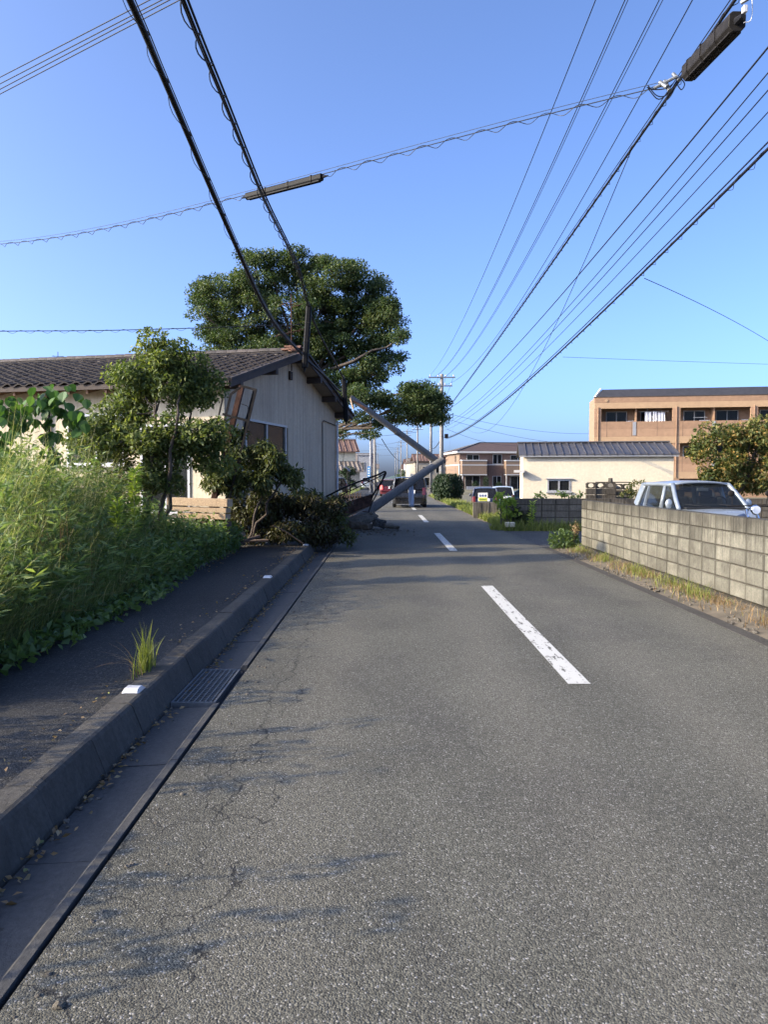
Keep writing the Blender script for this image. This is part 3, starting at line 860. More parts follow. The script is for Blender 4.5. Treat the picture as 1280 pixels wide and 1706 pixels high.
# tiles on the near slope
tw, tl = 0.265, 0.245
slope_len = math.hypot(GW / 2 + OV, SL * (GW / 2 + OV))
ca = (GW / 2 + OV) / slope_len
e_down = (nl * ca - UP * math.sqrt(1 - ca * ca)).normalized()
e_nrm = e_down.cross(l).normalized()
if e_nrm.z < 0: e_nrm = -e_nrm
def tile_mb(o=None):
    m_ = MB(); prof = []
    for k in range(7):
        u_ = k / 6
        prof.append((u_ * (tw + 0.02) - 0.01, 0.026 * math.sin(2 * math.pi * (u_ * 0.95 + 0.02)) + 0.02))
    up = [(x, 0, z + 0.012) for x, z in prof]; dn = [(x, tl + 0.03, z + 0.040) for x, z in prof]; lip = [(x, tl + 0.03, z + 0.012) for x, z in prof]
    m_.grid([up, dn, lip])
    return m_
tile_me = mesh_of(tile_mb(), 'roof_tile', 'roof_tile')
roof_root = [o for o in house.children if o.name.startswith('roof_deck')][0]
cells = []
nrow = int(slope_len / tl); ncol = int((s_b - s_a) / tw)
ridge_pt = H(GW / 2, 0, RZ + 0.10)
for i in range(nrow):
    for j in range(ncol):
        o_ = ridge_pt + l * (s_a + (j + 0.0) * tw) + e_down * (slope_len - (nrow - i) * tl + 0.03) + e_nrm * random.uniform(-0.004, 0.006)
        cells.append((o_, i, j))
def in_view(p):
    q = p - CAM
    return abs(q.x / q.y) < 0.52
cells.sort(key=lambda c: (0 if in_view(c[0]) else 1, c[0].y))
restb = MB()
for k, (o_, i, j) in enumerate(cells):
    rot = Matrix.Rotation(random.gauss(0, 0.012), 4, 'Z') @ Matrix.Rotation(random.gauss(0, 0.01), 4, 'X')
    mw = frame(o_, l, e_down, e_nrm) @ rot
    if k < 300: inst(tile_me, 'roof_tile', roof_root, mw)
    else:
        tm = tile_mb()
        restb.add([mw @ Vector(p) for p in tm.v], tm.f)
o = restb.build('roof_tiles', 'roof_tile', roof_root); o['kind'] = 'stuff'
# far slope tiles joined
e_d2 = Vector((-e_down.x, -e_down.y, e_down.z)); e_n2 = Vector((-e_nrm.x, -e_nrm.y, e_nrm.z))
fb = MB()
for i in range(nrow):
    for j in range(ncol):
        o_ = ridge_pt + l * (s_a + (j + 1) * tw) + e_d2 * (slope_len - (nrow - i) * tl + 0.03)
        mw = frame(o_, -l, e_d2, e_n2); tm = tile_mb()
        fb.add([mw @ Vector(p) for p in tm.v], tm.f)
o = fb.build('far_slope_tiles', 'roof_tile', roof_root); o['kind'] = 'stuff'
# ridge courses and caps
MB().box(H(GW / 2, (s_a + s_b) / 2, RZ + 0.135), (s_b - s_a, 0.2, 0.06), l, g, UP).build('ridge_course', 'roof_tile', house)
cap = MB(); 
arc = [(0.11 * math.cos(a), 0.085 * math.sin(a)) for a in np.linspace(0, math.pi, 7)]
cap.grid([[(0, x, z) for x, z in arc], [(0.30, x * 1.08, z * 1.1) for x, z in arc], [(0.30, x * 0.95, z * 0.92) for x, z in arc]])
cme = mesh_of(cap, 'ridge_cap', 'roof_tile', True)
s = s_a
k = 0
while s < s_b - 0.25:
    o_ = inst(cme, 'ridge_cap', house, frame(H(GW / 2, s, RZ + 0.155 + random.uniform(-0.006, 0.006)), l, g, UP))
    s += 0.285; k += 1
# verge tiles, the broken ends by the ridge show bare clay
for i in range(nrow):
    o_ = ridge_pt + l * (s_a - 0.03) + e_down * (slope_len - (nrow - i) * tl + 0.02)
    MB().box(o_ + e_down * tl / 2 + e_nrm * 0.03 + l * 0.06, (tl + 0.02, 0.2, 0.055), e_down, l, e_nrm).build('verge_tile', 'roof_tile' if i > 1 else 'terracotta', house)
    o2 = ridge_pt + l * (s_a - 0.03) + e_d2 * (slope_len - (nrow - i) * tl + 0.02)
    MB().box(o2 + e_d2 * tl / 2 + e_n2 * 0.03 + l * 0.06, (tl + 0.02, 0.2, 0.055), e_d2, l, e_n2).build('verge_tile', 'roof_tile', house)
for i in range(7):
    c_ = H(GW / 2 - 0.1 - 0.16 * (i % 4), s_a + 0.10 + 0.16 * (i // 4) + random.uniform(0, 0.06), roof_z(GW / 2 - 0.1 - 0.16 * (i % 4)) + 0.23 + 0.05 * (i % 2))
    MB().box(c_, (0.16, 0.2, 0.03), e_down + Vector((random.gauss(0, .3), random.gauss(0, .3), random.gauss(0, .2))), l, UP).build('broken_tile', 'terracotta', house)
# ================================================================== AERIALS
def antenna(name, label, base, h, booms, mast_r=0.014, mat='galvanised'):
    t = thing(name, label, 'antenna', base)
    b0 = Vector(base)
    MB().tube([b0, b0 + UP * h], mast_r, 6).build('mast', mat, t)
    for (z, ang, L, els, el, tilt) in booms:
        d = Vector((math.cos(ang), math.sin(ang), tilt)).normalized(); x = d.cross(UP).normalized()
        c = b0 + UP * z
        bo = MB().tube([c - d * L / 2, c + d * L / 2], mast_r * 0.7, 5).build('boom', mat, t)
        for k in range(els):
            q = c - d * L / 2 + d * L * (k + 0.5) / els
            MB().tube([q - x * el * (1 - 0.05 * k), q + x * el * (1 - 0.05 * k)], mast_r * 0.45, 4).build('element', mat, bo)
    return t
antenna('tv_antenna', 'thin rusty television antenna mast on the house ridge beside the hanging black closure', P(486, 618, 18.9), 1.85, [(0.93, R(12), 0.85, 6, 0.28, 0.28), (1.6, R(40), 0.5, 3, 0.3, 0)], 0.016, 'rust')
antenna('tv_antenna', 'small television antenna above the left end of the tiled roof', P(97, 618, 20.5), 0.5, [(0.2, R(-14), 0.75, 7, 0.12, -0.0), (0.38, R(20), 0.3, 3, 0.12, 0)], 0.009, 'dark_steel')

# ================================================================== FALLEN POLE AND WRECKAGE
pole = thing('fallen_utility_pole', 'snapped concrete utility pole bent over the road against the tiled house', 'utility pole', P(578, 876, 23.6))
def jag_tube(a, b_, r0, r1, seed, n=14, jag0=0.0, jag1=0.0):
    rr = random.Random(seed); a = Vector(a); b_ = Vector(b_); d = (b_ - a).normalized(); x = d.orthogonal().normalized(); y = d.cross(x)
    m_ = MB(); rows = []
    j0 = [rr.uniform(0, jag0) for _ in range(n)]; j1 = [rr.uniform(0, jag1) for _ in range(n)]
    for i in range(9):
        t = i / 8; r = r0 + (r1 - r0) * t; row = []
        for k in range(n + 1):
            q = 2 * math.pi * (k % n) / n
            p = a.lerp(b_, t) + (x * math.cos(q) + y * math.sin(q)) * r
            if i == 0: p += d * j0[k % n]
            if i == 8: p -= d * j1[k % n]
            row.append(p)
        rows.append(row)
    m_.grid(rows)
    for i in (0, 8):
        o = len(m_.v); c = sum((Vector(p) for p in rows[i][:n]), Vector()) / n
        c = c + (d * 0.06 if i == 0 else -d * 0.06)
        m_.v.append(tuple(c)); m_.v += [tuple(p) for p in rows[i]]
        for k in range(n): m_.f.append((o, o + 1 + k, o + 2 + k) if i == 8 else (o, o + 2 + k, o + 1 + k))
    return m_
K = P(741, 764, 24.6)
B0 = P(572, 880, 23.5)
lo = jag_tube(B0, K, 0.162, 0.115, 3, jag1=0.10).build('lower_shaft', 'fallen_pole_concrete', pole, smooth=False)
K2 = P(729, 769, 24.75); T2 = P(583, 661, 23.7)
hi_ = jag_tube(K2, T2, 0.115, 0.082, 5, jag0=0.10, jag1=0.12).build('upper_shaft', 'fallen_pole_concrete', pole, smooth=False)
for o in (lo, hi_):
    for p_ in o.data.polygons: p_.use_smooth = len(p_.vertices) == 4
for k in range(7):
    a = 2 * math.pi * k / 7
    off = Vector((0.07 * math.cos(a), 0.05 * math.sin(a), 0.08 * math.sin(a)))
    m0 = K + off * 0.9; m1 = K2 + off * 0.9
    MB().tube(catmull([K.lerp(B0, 0.02) + off, m0 + Vector((0.06, 0, random.uniform(-.02, .05))), m1 + Vector((0.05, 0, random.uniform(-.02, .06))), K2.lerp(T2, 0.02) + off], 4), 0.006, 5).build('rebar', 'rust', pole)
for t_, pr in ((0.47, T2),):
    c = K2.lerp(T2, t_); d = (T2 - K2).normalized()
    r = 0.125 + (0.085 - 0.125) * t_
    MB().tube([c - d * 0.05, c + d * 0.05], r + 0.006, 14, True).build('steel_band', 'galvanised', pole)
# splintered fittings at the top
MB().bar(P(584, 664, 23.7), P(589, 682, 23.6), 0.03, 0.05).build('cross_arm', 'pale_timber', pole)
MB().bar(P(588, 668, 23.7), P(612, 682, 23.6), 0.03, 0.05).build('cross_arm', 'rust', pole)
# the cloth strip hanging from it
rows = []
for i in range(13):
    t_ = i / 12
    wv = 0.085 * (0.35 + 0.65 * min(1, t_ * 2.2)) * (1 if t_ < 0.9 else 0.85)
    c = P(686.5 - 1.5 * math.sin(t_ * 3) , 800 + 44 * t_, 24.2)
    rows.append([c + Vector((wv * u_ * 1.0, 0.03 * math.sin(u_ * 4 + t_ * 6) , 0)) for u_ in np.linspace(-1, 1, 7)])
tag(MB().grid(rows).build('cloth_strip', 'blue_cloth', smooth=True), 'pale blue cloth strip hanging from the fallen pole', 'cloth').modifiers.new('thick', 'SOLIDIFY').thickness = 0.006

# toppled steel frame at the pole's foot
fr = thing('rusty_steel_frame', 'twisted rusty steel frame pointing up at the foot of the fallen pole', 'steel frame', P(600, 876, 22.6))
def rod(pts, r, mat='rust', name='rod', par=None, n=6):
    return MB().tube(catmull(pts, 4) if len(pts) > 2 else pts, r, n).build(name, mat, par or fr)
dF = 22.4
rod([P(538, 830, 21.8), P(575, 812, 22.0), P(605, 800, dF), P(630, 791, dF), P(640, 786, dF), P(643, 788, dF), P(640, 795, dF), P(630, 812, dF), P(619, 829, dF)], 0.026, 'dark_steel', 'main_arm', n=8)
rod([P(552, 832, 21.9), P(590, 815, 22.3), P(636, 792, 22.7), P(641, 788, 22.7)], 0.016, 'dark_steel')
rod([P(641, 789, 22.7), P(628, 822, 22.6), P(620, 838, 22.4), P(614, 854, 22.3)], 0.02, 'dark_steel', 'leg')
for a, b_ in (((634, 790), (634, 803)), ((625, 793), (629, 812)), ((614, 797), (622, 824)), ((600, 802), (616, 816)), ((585, 808), (603, 800)), ((634, 803), (625, 793)), ((629, 812), (614, 797)), ((562, 838), (590, 806)), ((566, 842), (578, 815)), ((604, 852), (614, 853))):
    rod([P(*a, 22.4), P(*b_, 22.45)], 0.011, 'rust', 'brace', n=5)
rod([P(574, 742, 22.4), P(571, 780, 22.4), P(567, 822, 22.4), P(565, 850, 22.3)], 0.008, 'dark_steel', 'loose_wire', n=5)
# brown board leaning on it
b_ = MB()
bp = [P(560, 846, 21.6), P(622, 824, 22.5), P(618, 842, 22.5), P(568, 866, 21.6)]
for i in range(5):
    pass
q = [Vector(p) for p in bp]
bd = thing('toppled_board', 'long brown corrugated board lying against the rusty frame by the fallen pole', 'board', q[3])
rows = []
for i in range(31):
    t_ = i / 30
    a, c = q[0].lerp(q[3], t_), q[1].lerp(q[2], t_)
    off = Vector((0, -0.02 * math.sin(t_ * 38), 0.012 * math.sin(t_ * 38)))
    rows.append([a.lerp(c, s_) + off + Vector((0, 0, 0.03 * math.sin(s_ * 3))) for s_ in np.linspace(0, 1, 7)])
o = MB().grid(rows).build('sheet', 'rust', bd, smooth=True); o.modifiers.new('thick', 'SOLIDIFY').thickness = 0.02
MB().bar(q[0] + Vector((0, .04, 0)), q[1] + Vector((0, .04, 0)), 0.06, 0.05).build('batten', 'dull_timber', bd)
MB().bar(q[3] + Vector((0, .04, 0.02)), q[2] + Vector((0, .04, 0.02)), 0.06, 0.05).build('batten', 'dull_timber', bd)
# heaved pavement slabs and chunks
def chunk(px, py, d, size, seed, label, rot=(0, 0, 0), mat='rubble'):
    rr = random.Random(seed)
    c = P(px, py, d)
    m_ = MB()
    sx, sy, sz = size
    pts = []
    for z in (-1, 1):
        for (x, y) in ((-1, -1), (1, -1), (1, 1), (-1, 1)):
            pts.append(Vector((x * sx * rr.uniform(.75, 1.1), y * sy * rr.uniform(.75, 1.1), z * sz * rr.uniform(.6, 1.1))))
    m_.hexa(pts)
    o = m_.build('rubble_chunk', mat, None, bevel=min(size) * 0.35, seg=2)
    md = o.modifiers.new('sub', 'SUBSURF'); md.subdivision_type = 'SIMPLE'; md.levels = md.render_levels = 3
    tx = bpy.data.textures.new('chunk', 'CLOUDS'); tx.noise_scale = 0.12
    dm = o.modifiers.new('rough', 'DISPLACE'); dm.texture = tx; dm.strength = 0.07; dm.mid_level = 0.5; dm.texture_coords = 'GLOBAL'
    o.location = c; o.rotation_euler = rot
    return tag(o, label, 'rubble', 'broken pavement at the foot of the fallen pole')
chunk(600, 866, 22.3, (0.50, 0.30, 0.07), 1, 'large tilted pavement slab heaved up at the foot of the fallen pole', (R(18), R(-14), 0.3))
chunk(621, 860, 22.5, (0.13, 0.12, 0.12), 2, 'squarish concrete lump on top of the heaved slab below the fallen pole', (0.3, 0.2, 0.5))
chunk(632, 872, 21.9, (0.19, 0.16, 0.13), 3, 'dark block of broken asphalt right of the heaved slab', (0.1, 0.3, 0.2), 'side_asphalt')
chunk(652, 877, 21.5, (0.22, 0.14, 0.06), 4, 'flat broken concrete piece lying farthest out on the road', (0.15, 0.1, 0.1))
chunk(590, 874, 22.0, (0.28, 0.2, 0.12), 5, 'dark lump of earth and asphalt under the heaved slab', (0, 0.1, 0.7), 'soil')
chunk(612, 877, 21.7, (0.24, 0.14, 0.08), 6, 'low dark lump in front of the heaved slab', (0.1, 0, 1.2), 'soil')
pos = np.array([[random.gauss(-0.6, 0.55), random.gauss(20.9, 0.6), 0.008] for _ in range(240)])
mb = MB()
for i, p_ in enumerate(pos):
    r = abs(random.gauss(0.012, 0.012)) + 0.006
    mb.lump(p_, (r, r * random.uniform(.7, 1.2), r * .6), i, jag=0.35)
tag(mb.build('debris_gravel', 'rubble'), 'small stones and crumbs scattered on the road before the fallen pole', 'gravel', None, 'stuff')

# rusty frame leaning in front of the gable
lf = thing('leaning_rusty_frame', 'tall rusty steel frame leaning against the gable left of its window', 'steel frame', P(372, 850, 14.2))
dL = 14.1
def lr(a, b_, r, mat='dark_steel', name='bar', d0=dL, d1=dL):
    MB().bar(P(*a, d0), P(*b_, d1), r * 1.45).build(name, mat, lf)
MB().bar(P(403, 644, 14.35), P(353, 846, 14.1), 0.12, 0.09).build('column', 'rust', lf)
lr((427, 649), (378, 848), 0.026, name='upright'); lr((424, 648), (374, 846), 0.026, name='upright', d0=14.4, d1=14.4)
lr((385, 656), (349, 806), 0.026, name='upright'); lr((372, 660), (347, 770), 0.018, name='upright', d0=14.5, d1=14.5)
lr((402, 643), (428, 650), 0.028, d0=14.12); lr((401, 645), (385, 657), 0.026); lr((371, 690), (416, 702), 0.028); lr((387, 696), (366, 708), 0.022)
lr((355, 757), (402, 769), 0.026); lr((345, 800), (392, 812), 0.026)
MB().tube(catmull([P(402, 673, 14.2), P(408, 675, 14.2), P(413, 678, 14.2), P(414, 690, 14.2)], 3), 0.006, 5).build('wire', 'dark_steel', lf)

# timber pallet with pale boards and the loose planks
pal = thing('timber_stack', 'stack of pale weathered boards behind the weeds left of the leaning frame', 'timber', P(335, 880, 14.0))
dT = 13.6
for i, (xa, xb, y0, y1, mt) in enumerate(((284, 383.5, 830, 843, 'pale_timber'), (288, 381, 845, 853, 'pale_timber'), (300, 380, 855, 864, 'pale_timber'), (302, 382, 868, 876, 'dull_timber'), (296, 384, 880, 888, 'dull_timber'))):
    a, c = P(xa, (y0 + y1) / 2 - 1.5, dT + 0.25), P(xb, (y0 + y1) / 2 + 1.5, dT)
    MB().bar(a, c, 0.24 if i == 0 else 0.2, abs(y1 - y0) * dT / 1280).build('board', mt, pal, bevel=0.006)
for px in (300, 330, 362):
    MB().bar(P(px, 900, dT + 0.3), P(px, 844, dT + 0.3), 0.07, 0.07).build('bearer', 'dull_timber', pal)
for i, (a, c, lab) in enumerate((((395, 902), (447, 900), 'flat brown plank lying on the footpath below the fallen branches'), ((384, 908), (432, 893), 'short brown plank at the end of the timber stack'), ((455, 876), (505, 905), 'thin broken stick slanting out of the fallen branches'))):
    t = 14.6 if i == 0 else 14.3
    A, B = P(*a, t), P(*c, t + 0.15)
    if i < 2: A.z = max(A.z, 0.17); B.z = max(B.z, 0.17)
    m_ = MB()
    if i == 2: m_.tube(catmull([A, A.lerp(B, 0.4) + UP * 0.03, B], 4), 0.012, 6)
    else: m_.bar(A, B, 0.24, 0.035)
    tag(m_.build('plank' if i < 2 else 'stick', 'dull_timber', bevel=0.004 if i < 2 else 0), lab, 'plank' if i < 2 else 'stick')

# ================================================================== CABLES
def plan_wire(pix, A, B, deg=2, n=40, ext=(0.0, 0.0)):
    """3-D wire: straight in plan between A(x,y) and B(x,y); its height is a smooth curve through the sightings"""
    A = np.array(A, float); B = np.array(B, float); D = B - A
    us = []; zs = []
    for (px, py) in pix:
        v = _rot @ Vector(((px - 640) / 1280, (853 - py) / 1280, -1)); k = v.x / v.y
        # A.x + D.x u = k (A.y + D.y u)
        den = D[0] - k * D[1]
        u_ = (k * A[1] - A[0]) / den
        y = A[1] + D[1] * u_; us.append(u_); zs.append(CAM.z + v.z / v.y * y)
    c = np.polyfit(us, zs, min(deg, len(us) - 1))
    u0, u1 = min(us) - ext[0], max(us) + ext[1]
    return [Vector((A[0] + D[0] * u_, A[1] + D[1] * u_, float(np.polyval(c, u_)))) for u_ in np.linspace(u0, u1, n)]
def spiral(pts, r, wr, pitch, n=5, wob=0.0):
    q = catmull(pts, 6); out = []; ph = 0.0
    step = pitch / 10
    # resample
    acc = 0; cur = q[0]; i = 1; res = [q[0]]
    while i < len(q):
        d = (q[i] - cur).length
        if acc + d >= step:
            cur = cur.lerp(q[i], (step - acc) / d); res.append(cur.copy()); acc = 0
        else:
            acc += d; cur = q[i]; i += 1
        if len(res) > 1600: break
    for k, p in enumerate(res):
        d = (res[min(k + 1, len(res) - 1)] - res[max(k - 1, 0)]).normalized()
        x = d.cross(UP).normalized(); y = x.cross(d)
        a = 2 * math.pi * k / 10
        out.append(p + (x * math.cos(a) + y * (math.sin(a) - 0.6)) * r)
    return MB().tube(out, wr, 4, False)
def cable(name, label, pts, r, mat='cable_black', group=None, sp=None, extra=None, n=6):
    if sp is None and extra is None:
        return tag(MB().tube(pts, r, n).build(name, mat, smooth=True), label, 'cable', group)
    t = thing(name, label, 'cable', pts[0], 0, group)
    MB().tube(pts, r, n).build('core', mat, t, smooth=True)
    for e in (extra or []):
        MB().tube([p + Vector(e[0]) for p in pts], e[1], 5).build('strand', e[2] if len(e) > 2 else mat, t)
    if sp:
        spiral(pts, *sp).build('spiral_hanger', 'cable_grey', t)
    return t
GRP = 'power lines along the right side of the road'
PA = (4.05, 55.0)
e1 = (0.0, 0.06)
near = lambda x, d: (x, d)
W = {}
def rw(name, pix, x55, xn, dn, r, label, **kw):
    W[name] = plan_wire(pix, (x55, 55.0), (xn, dn), 2, 56, (0.0, 0.45))
    return cable(kw.pop('oname', 'power_line'), label, W[name], r, group=GRP, **kw)
rw('w1', [(714, 628), (765, 545), (797, 480), (831, 400), (920, 185), (992, 0)], 3.15, 3.2, 11.7, 0.008, 'leftmost thin power line rising from the right roadside poles')
rw('w2', [(724, 628), (822, 480), (960, 185), (1042, 0)], 3.55, 3.69, 11.8, 0.008, 'second power line from the left of the right hand bundle, doubled', extra=[((0.06, 0, 0.03), 0.007)])
rw('w3', [(735, 632), (847, 480), (920, 350), (1025, 150), (1097, 0)], 4.05, 4.2, 11.8, 0.008, 'third power line from the left of the right hand bundle, doubled with small clips', extra=[((0.07, 0, 0.03), 0.007)])
rw('w4', [(742, 641), (882, 480), (985, 305), (1155, 0)], 4.35, 4.73, 11.8, 0.009, 'fourth thin power line, just left of the thick cable with the black closure')
rw('w5', [(750, 676), (840, 555), (895, 478), (990, 330), (1065, 215), (1120, 130), (1190, 62), (1250, 0)], 4.45, 3.3, 7.5, 0.018, 'thick bundled cable with spiral hanger carrying the large black closure', oname='telephone_cable', sp=(0.03, 0.004, 0.5), extra=[((0.03, 0, 0.03), 0.008, 'cable_grey'), ((-0.02, 0, 0.035), 0.006)])
rw('w6', [(748, 682), (880, 555), (945, 480), (1140, 255), (1280, 75)], 4.55, 4.7, 9.4, 0.013, 'single thick power line right of the closure cable')
rw('w7', [(738, 708), (880, 585), (976, 480), (1140, 290), (1280, 120)], 4.1, 4.3, 8.6, 0.008, 'upper of three wavy thin wires above the lowest thick bundle')
rw('w8', [(737, 713), (890, 585), (989, 480), (1150, 300), (1280, 150)], 4.05, 4.3, 8.6, 0.008, 'middle of three wavy thin wires above the lowest thick bundle')
rw('w9', [(736, 718), (905, 585), (1010, 480), (1160, 325), (1280, 180)], 4.0, 4.3, 8.6, 0.007, 'lower of three wavy thin wires above the lowest thick bundle')
rw('w10', [(744, 731), (772, 717), (880, 637), (1050, 477), (1280, 245)], 4.38, 4.3, 8.6, 0.019, 'lowest thick bundled cable sweeping to the right edge', oname='telephone_cable', sp=(0.035, 0.004, 0.55), extra=[((0.0, 0, 0.075), 0.010), ((0.03, 0, 0.045), 0.008)])
cable('drop_wire', 'thin drop wire slanting from the closure cable to the brown two storey flats', plan_wire([(1052, 245), (960, 480), (917, 555), (782, 717), (748, 756)], (3.5, 11), (9.5, 113), 3, 40), 0.006)
cable('drop_wire', 'thin drop wire leaving the lowest bundle to the upper right edge', plan_wire([(1074, 464), (1180, 513), (1280, 568)], (4.25, 12.4), (10.5, 20.5), 2, 20, (0, 0.8)), 0.006)
cable('drop_wire', 'faint nearly level wire above the orange flats', plan_wire([(938, 595), (1100, 601), (1280, 607)], (4.3, 18.3), (11.5, 22.5), 2, 20, (0, 0.8)), 0.004)
for i, (a, c) in enumerate((((750, 690), (1000, 722)), ((752, 700), (990, 740)), ((745, 715), (880, 741)))):
    A_, C_ = P(*a, 56), P(*c, 80)
    cable('power_line', ['upper faint wire running right from the roadside pole above the shed', 'middle faint wire running right from the roadside pole above the shed', 'lower faint wire running from the roadside pole to the brown roof'][i], [A_.lerp(C_, t) - UP * 0.5 * 4 * t * (1 - t) for t in np.linspace(0, 1, 14)], 0.012)
# closure on the thick cable
def closure(name, label, a, b_, w_, h_, mat, cat='cable closure', ridges=3):
    a = Vector(a); b_ = Vector(b_); d = (b_ - a).normalized(); x = d.cross(UP)
    if x.length < 0.3: x = Vector((1, 0, 0))
    x.normalize(); y = x.cross(d).normalized()
    t = thing(name, label, cat, a)
    sec = [(-0.5, -0.25), (-0.5, 0.35), (-0.3, 0.5), (0.3, 0.5), (0.5, 0.35), (0.5, -0.25), (0.25, -0.5), (-0.25, -0.5)]
    MB().prism([a + x * u_ * w_ + y * v_ * h_ for u_, v_ in sec], b_ - a).build('body', mat, t, bevel=0.006)
    for k in range(ridges):
        u_ = -0.3 + 0.6 * k / max(1, ridges - 1)
        MB().bar(a.lerp(b_, 0.03) + x * u_ * w_ - y * h_ * (0.5 if abs(u_) < 0.25 else 0.44), a.lerp(b_, 0.97) + x * u_ * w_ - y * h_ * (0.5 if abs(u_) < 0.25 else 0.44), 0.012, 0.02).build('rib', mat, t)
    for k in (0.12, 0.42, 0.72):
        c = a.lerp(b_, k)
        MB().prism([c + x * u_ * (w_ + 0.014) + y * v_ * (h_ + 0.014) for u_, v_ in sec], d * 0.02).build('strap', 'dark_steel', t)
    for k in (0.0, 1.0):
        c = a.lerp(b_, k); e = d * (-0.1 if k == 0 else 0.1)
        MB().tube([c - e * 0.2, c + e], [w_ * 0.28, w_ * 0.12], 8).build('cable_seal', 'cable_black', t)
    return t
closure('cable_closure', 'large black cable closure on the thick cable at the top right', P(1148, 122, 8.05), P(1229, 36, 7.0), 0.155, 0.17, 'closure_brown')
jt = thing('cable_clamp', 'silver clamps and looping leads where the crossing cable meets the thick cable', 'cable clamp', P(1112, 142, 8.55))
for (a, c, r) in (((1090, 148), (1128, 128), 0.018), ((1108, 136), (1116, 152), 0.022), ((1122, 124), (1132, 134), 0.02), ((1100, 138), (1112, 146), 0.024)):
    MB().tube([P(*a, 8.6), P(*c, 8.5)], r, 8).build('clamp', 'galvanised', jt)
for pts in (((1080, 143), (1095, 160), (1112, 158), (1130, 132)), ((1078, 146), (1090, 150), (1110, 148), (1122, 140)), ((1080, 148), (1098, 166), (1118, 150), (1138, 122)), ((1105, 172), (1118, 160), (1134, 128)), ((1132, 128), (1141, 140), (1136, 150), (1130, 144))):
    MB().tube(catmull([P(*p_, 8.55) for p_ in pts], 5), 0.006, 5).build('lead', 'cable_black', jt)
tb = thing('terminal_box', 'small white terminal fitting above the large black closure', 'terminal box', P(1243, 14, 6.9))
MB().box(P(1241, 17, 6.9), (0.035, 0.05, 0.06)).build('box', 'white_plastic', tb, bevel=0.004)
MB().tube(catmull([P(1240, 38, 6.9), P(1250, 36, 6.9), P(1254, 20, 6.9), P(1253, -4, 6.9)], 5), 0.004, 5).build('lead', 'white_plastic', tb)
MB().tube([P(1236, 5, 6.9), P(1256, -8, 6.8)], 0.02, 6).build('clamp', 'galvanised', tb)
# cable crossing the road
CP = plan_wire([(1112, 142), (1020, 165), (830, 213), (640, 262), (537, 290), (410, 326), (200, 376), (0, 407)], (3.35, 8.6), (-7.5, 15.0), 3, 50, (0, 0.0))
CP = CP + [CP[-1] + (CP[-1] - CP[-2]).normalized() * k_ * 2.0 + UP * 0.05 * k_ for k_ in range(1, 5)] if CP[-1].x < CP[0].x else CP
cc = cable('crossing_cable', 'cable with wavy spiral hanger crossing above the road from left to right', CP, 0.006, 'cable_grey', None, (0.036, 0.0045, 0.42), [((0, 0, 0.05), 0.0035, 'cable_grey')])
def near_px(pts, px):
    return min(pts, key=lambda p: abs((p.x / p.y) * 1280 + 642 - px))
ca_, cb_ = plan_wire([(411, 325), (537, 292)], (3.35, 8.6), (-7.5, 15.0), 1, 2)
closure('cable_closure', 'slim black tube closure on the cable crossing the road', ca_ + Vector((0, 0, -0.03)), cb_ + Vector((0, 0, -0.03)), 0.085, 0.10, 'closure_black', ridges=2)
# slack cables of the fallen line
L1 = [Vector((-2.6, -8, 7.4)), Vector((-2.4, -1, 6.5)), Vector((-2.25, 4, 5.95))] + [P(*a) for a in ((216, 0, 6.5), (272, 130, 7.6), (345, 300, 9.1), (400, 425, 10.9), (440, 510, 13.0), (470, 555, 15.4), (505, 592, 18.3))]
cable('slack_cable', 'thick slack black cable coming down onto the house ridge', catmull(L1, 5), 0.031, 'cable_black', None, (0.045, 0.004, 0.75), [((0.03, 0, 0.03), 0.006, 'cable_grey')], n=8)
L2 = [Vector((-1.9, -8, 6.9)), Vector((-1.8, -1, 6.1)), Vector((-1.74, 4, 5.7))] + [P(*a) for a in ((306, 0, 6.5), (342, 90, 7.4), (375, 170, 8.3), (440, 330, 11.1), (480, 410, 14.2), (500, 458, 16.4), (514, 512, 18.0))]
cable('slack_cable', 'loose bundle of thin black cables coming down over the big tree to the upright closure', catmull(L2, 5), 0.015, 'cable_black', None, (0.05, 0.007, 0.6), [((0.03, 0, 0.01), 0.012), ((-0.01, 0.02, -0.03), 0.008)])
L3 = [P(*a) for a in ((514, 514, 18.0), (527, 545, 18.8), (545, 580, 19.8), (560, 606, 20.8), (574, 634, 21.9))]
cable('slack_cable', 'limp black cable between the two upright closures above the roof verge', catmull(L3, 5), 0.022, 'cable_black')
L4 = [P(*a) for a in ((506, 596, 18.3), (525, 612, 18.9), (545, 630, 19.8), (562, 648, 20.8), (568, 652, 21.6))]
cable('slack_cable', 'black cable lying along the far roof verge', catmull(L4, 5), 0.03, 'cable_black')
closure('cable_closure', 'long black closure standing upright at the house ridge', P(508, 613, 17.9), P(515, 511, 17.95), 0.13, 0.13, 'closure_black')
closure('cable_closure', 'black closure hanging at the lower end of the far roof verge', P(577, 702, 21.9), P(573, 632, 21.9), 0.13, 0.12, 'closure_black')
LL = [P(-420, 557, 15.3), P(-200, 555, 15.9)] + [P(*a) for a in ((0, 552, 16.5), (160, 551, 16.9), (320, 547, 17.3), (430, 543, 17.8), (505, 541, 18.1))]
cable('service_cable', 'level service cable with zigzag hanger above the left part of the roof', catmull(LL, 6), 0.009, 'cable_grey', None, (0.03, 0.004, 0.35))
for i, (y0, x1) in enumerate(((129, 250), (140, 270), (149, 283), (157, 300))):
    pts = plan_wire([(0, y0), (x1 / 2, y0 / 2 + 1.2), (x1, 0)], (-6.77 , 13.5 ), (-3.46, 11.3), 1, 20, (4.0, 4.5))
    cable('power_line', ['topmost', 'second from the top', 'third from the top', 'lowest'][i] + ' of four parallel wires in the upper left corner', pts, 0.0085, group='four parallel wires in the upper left corner')

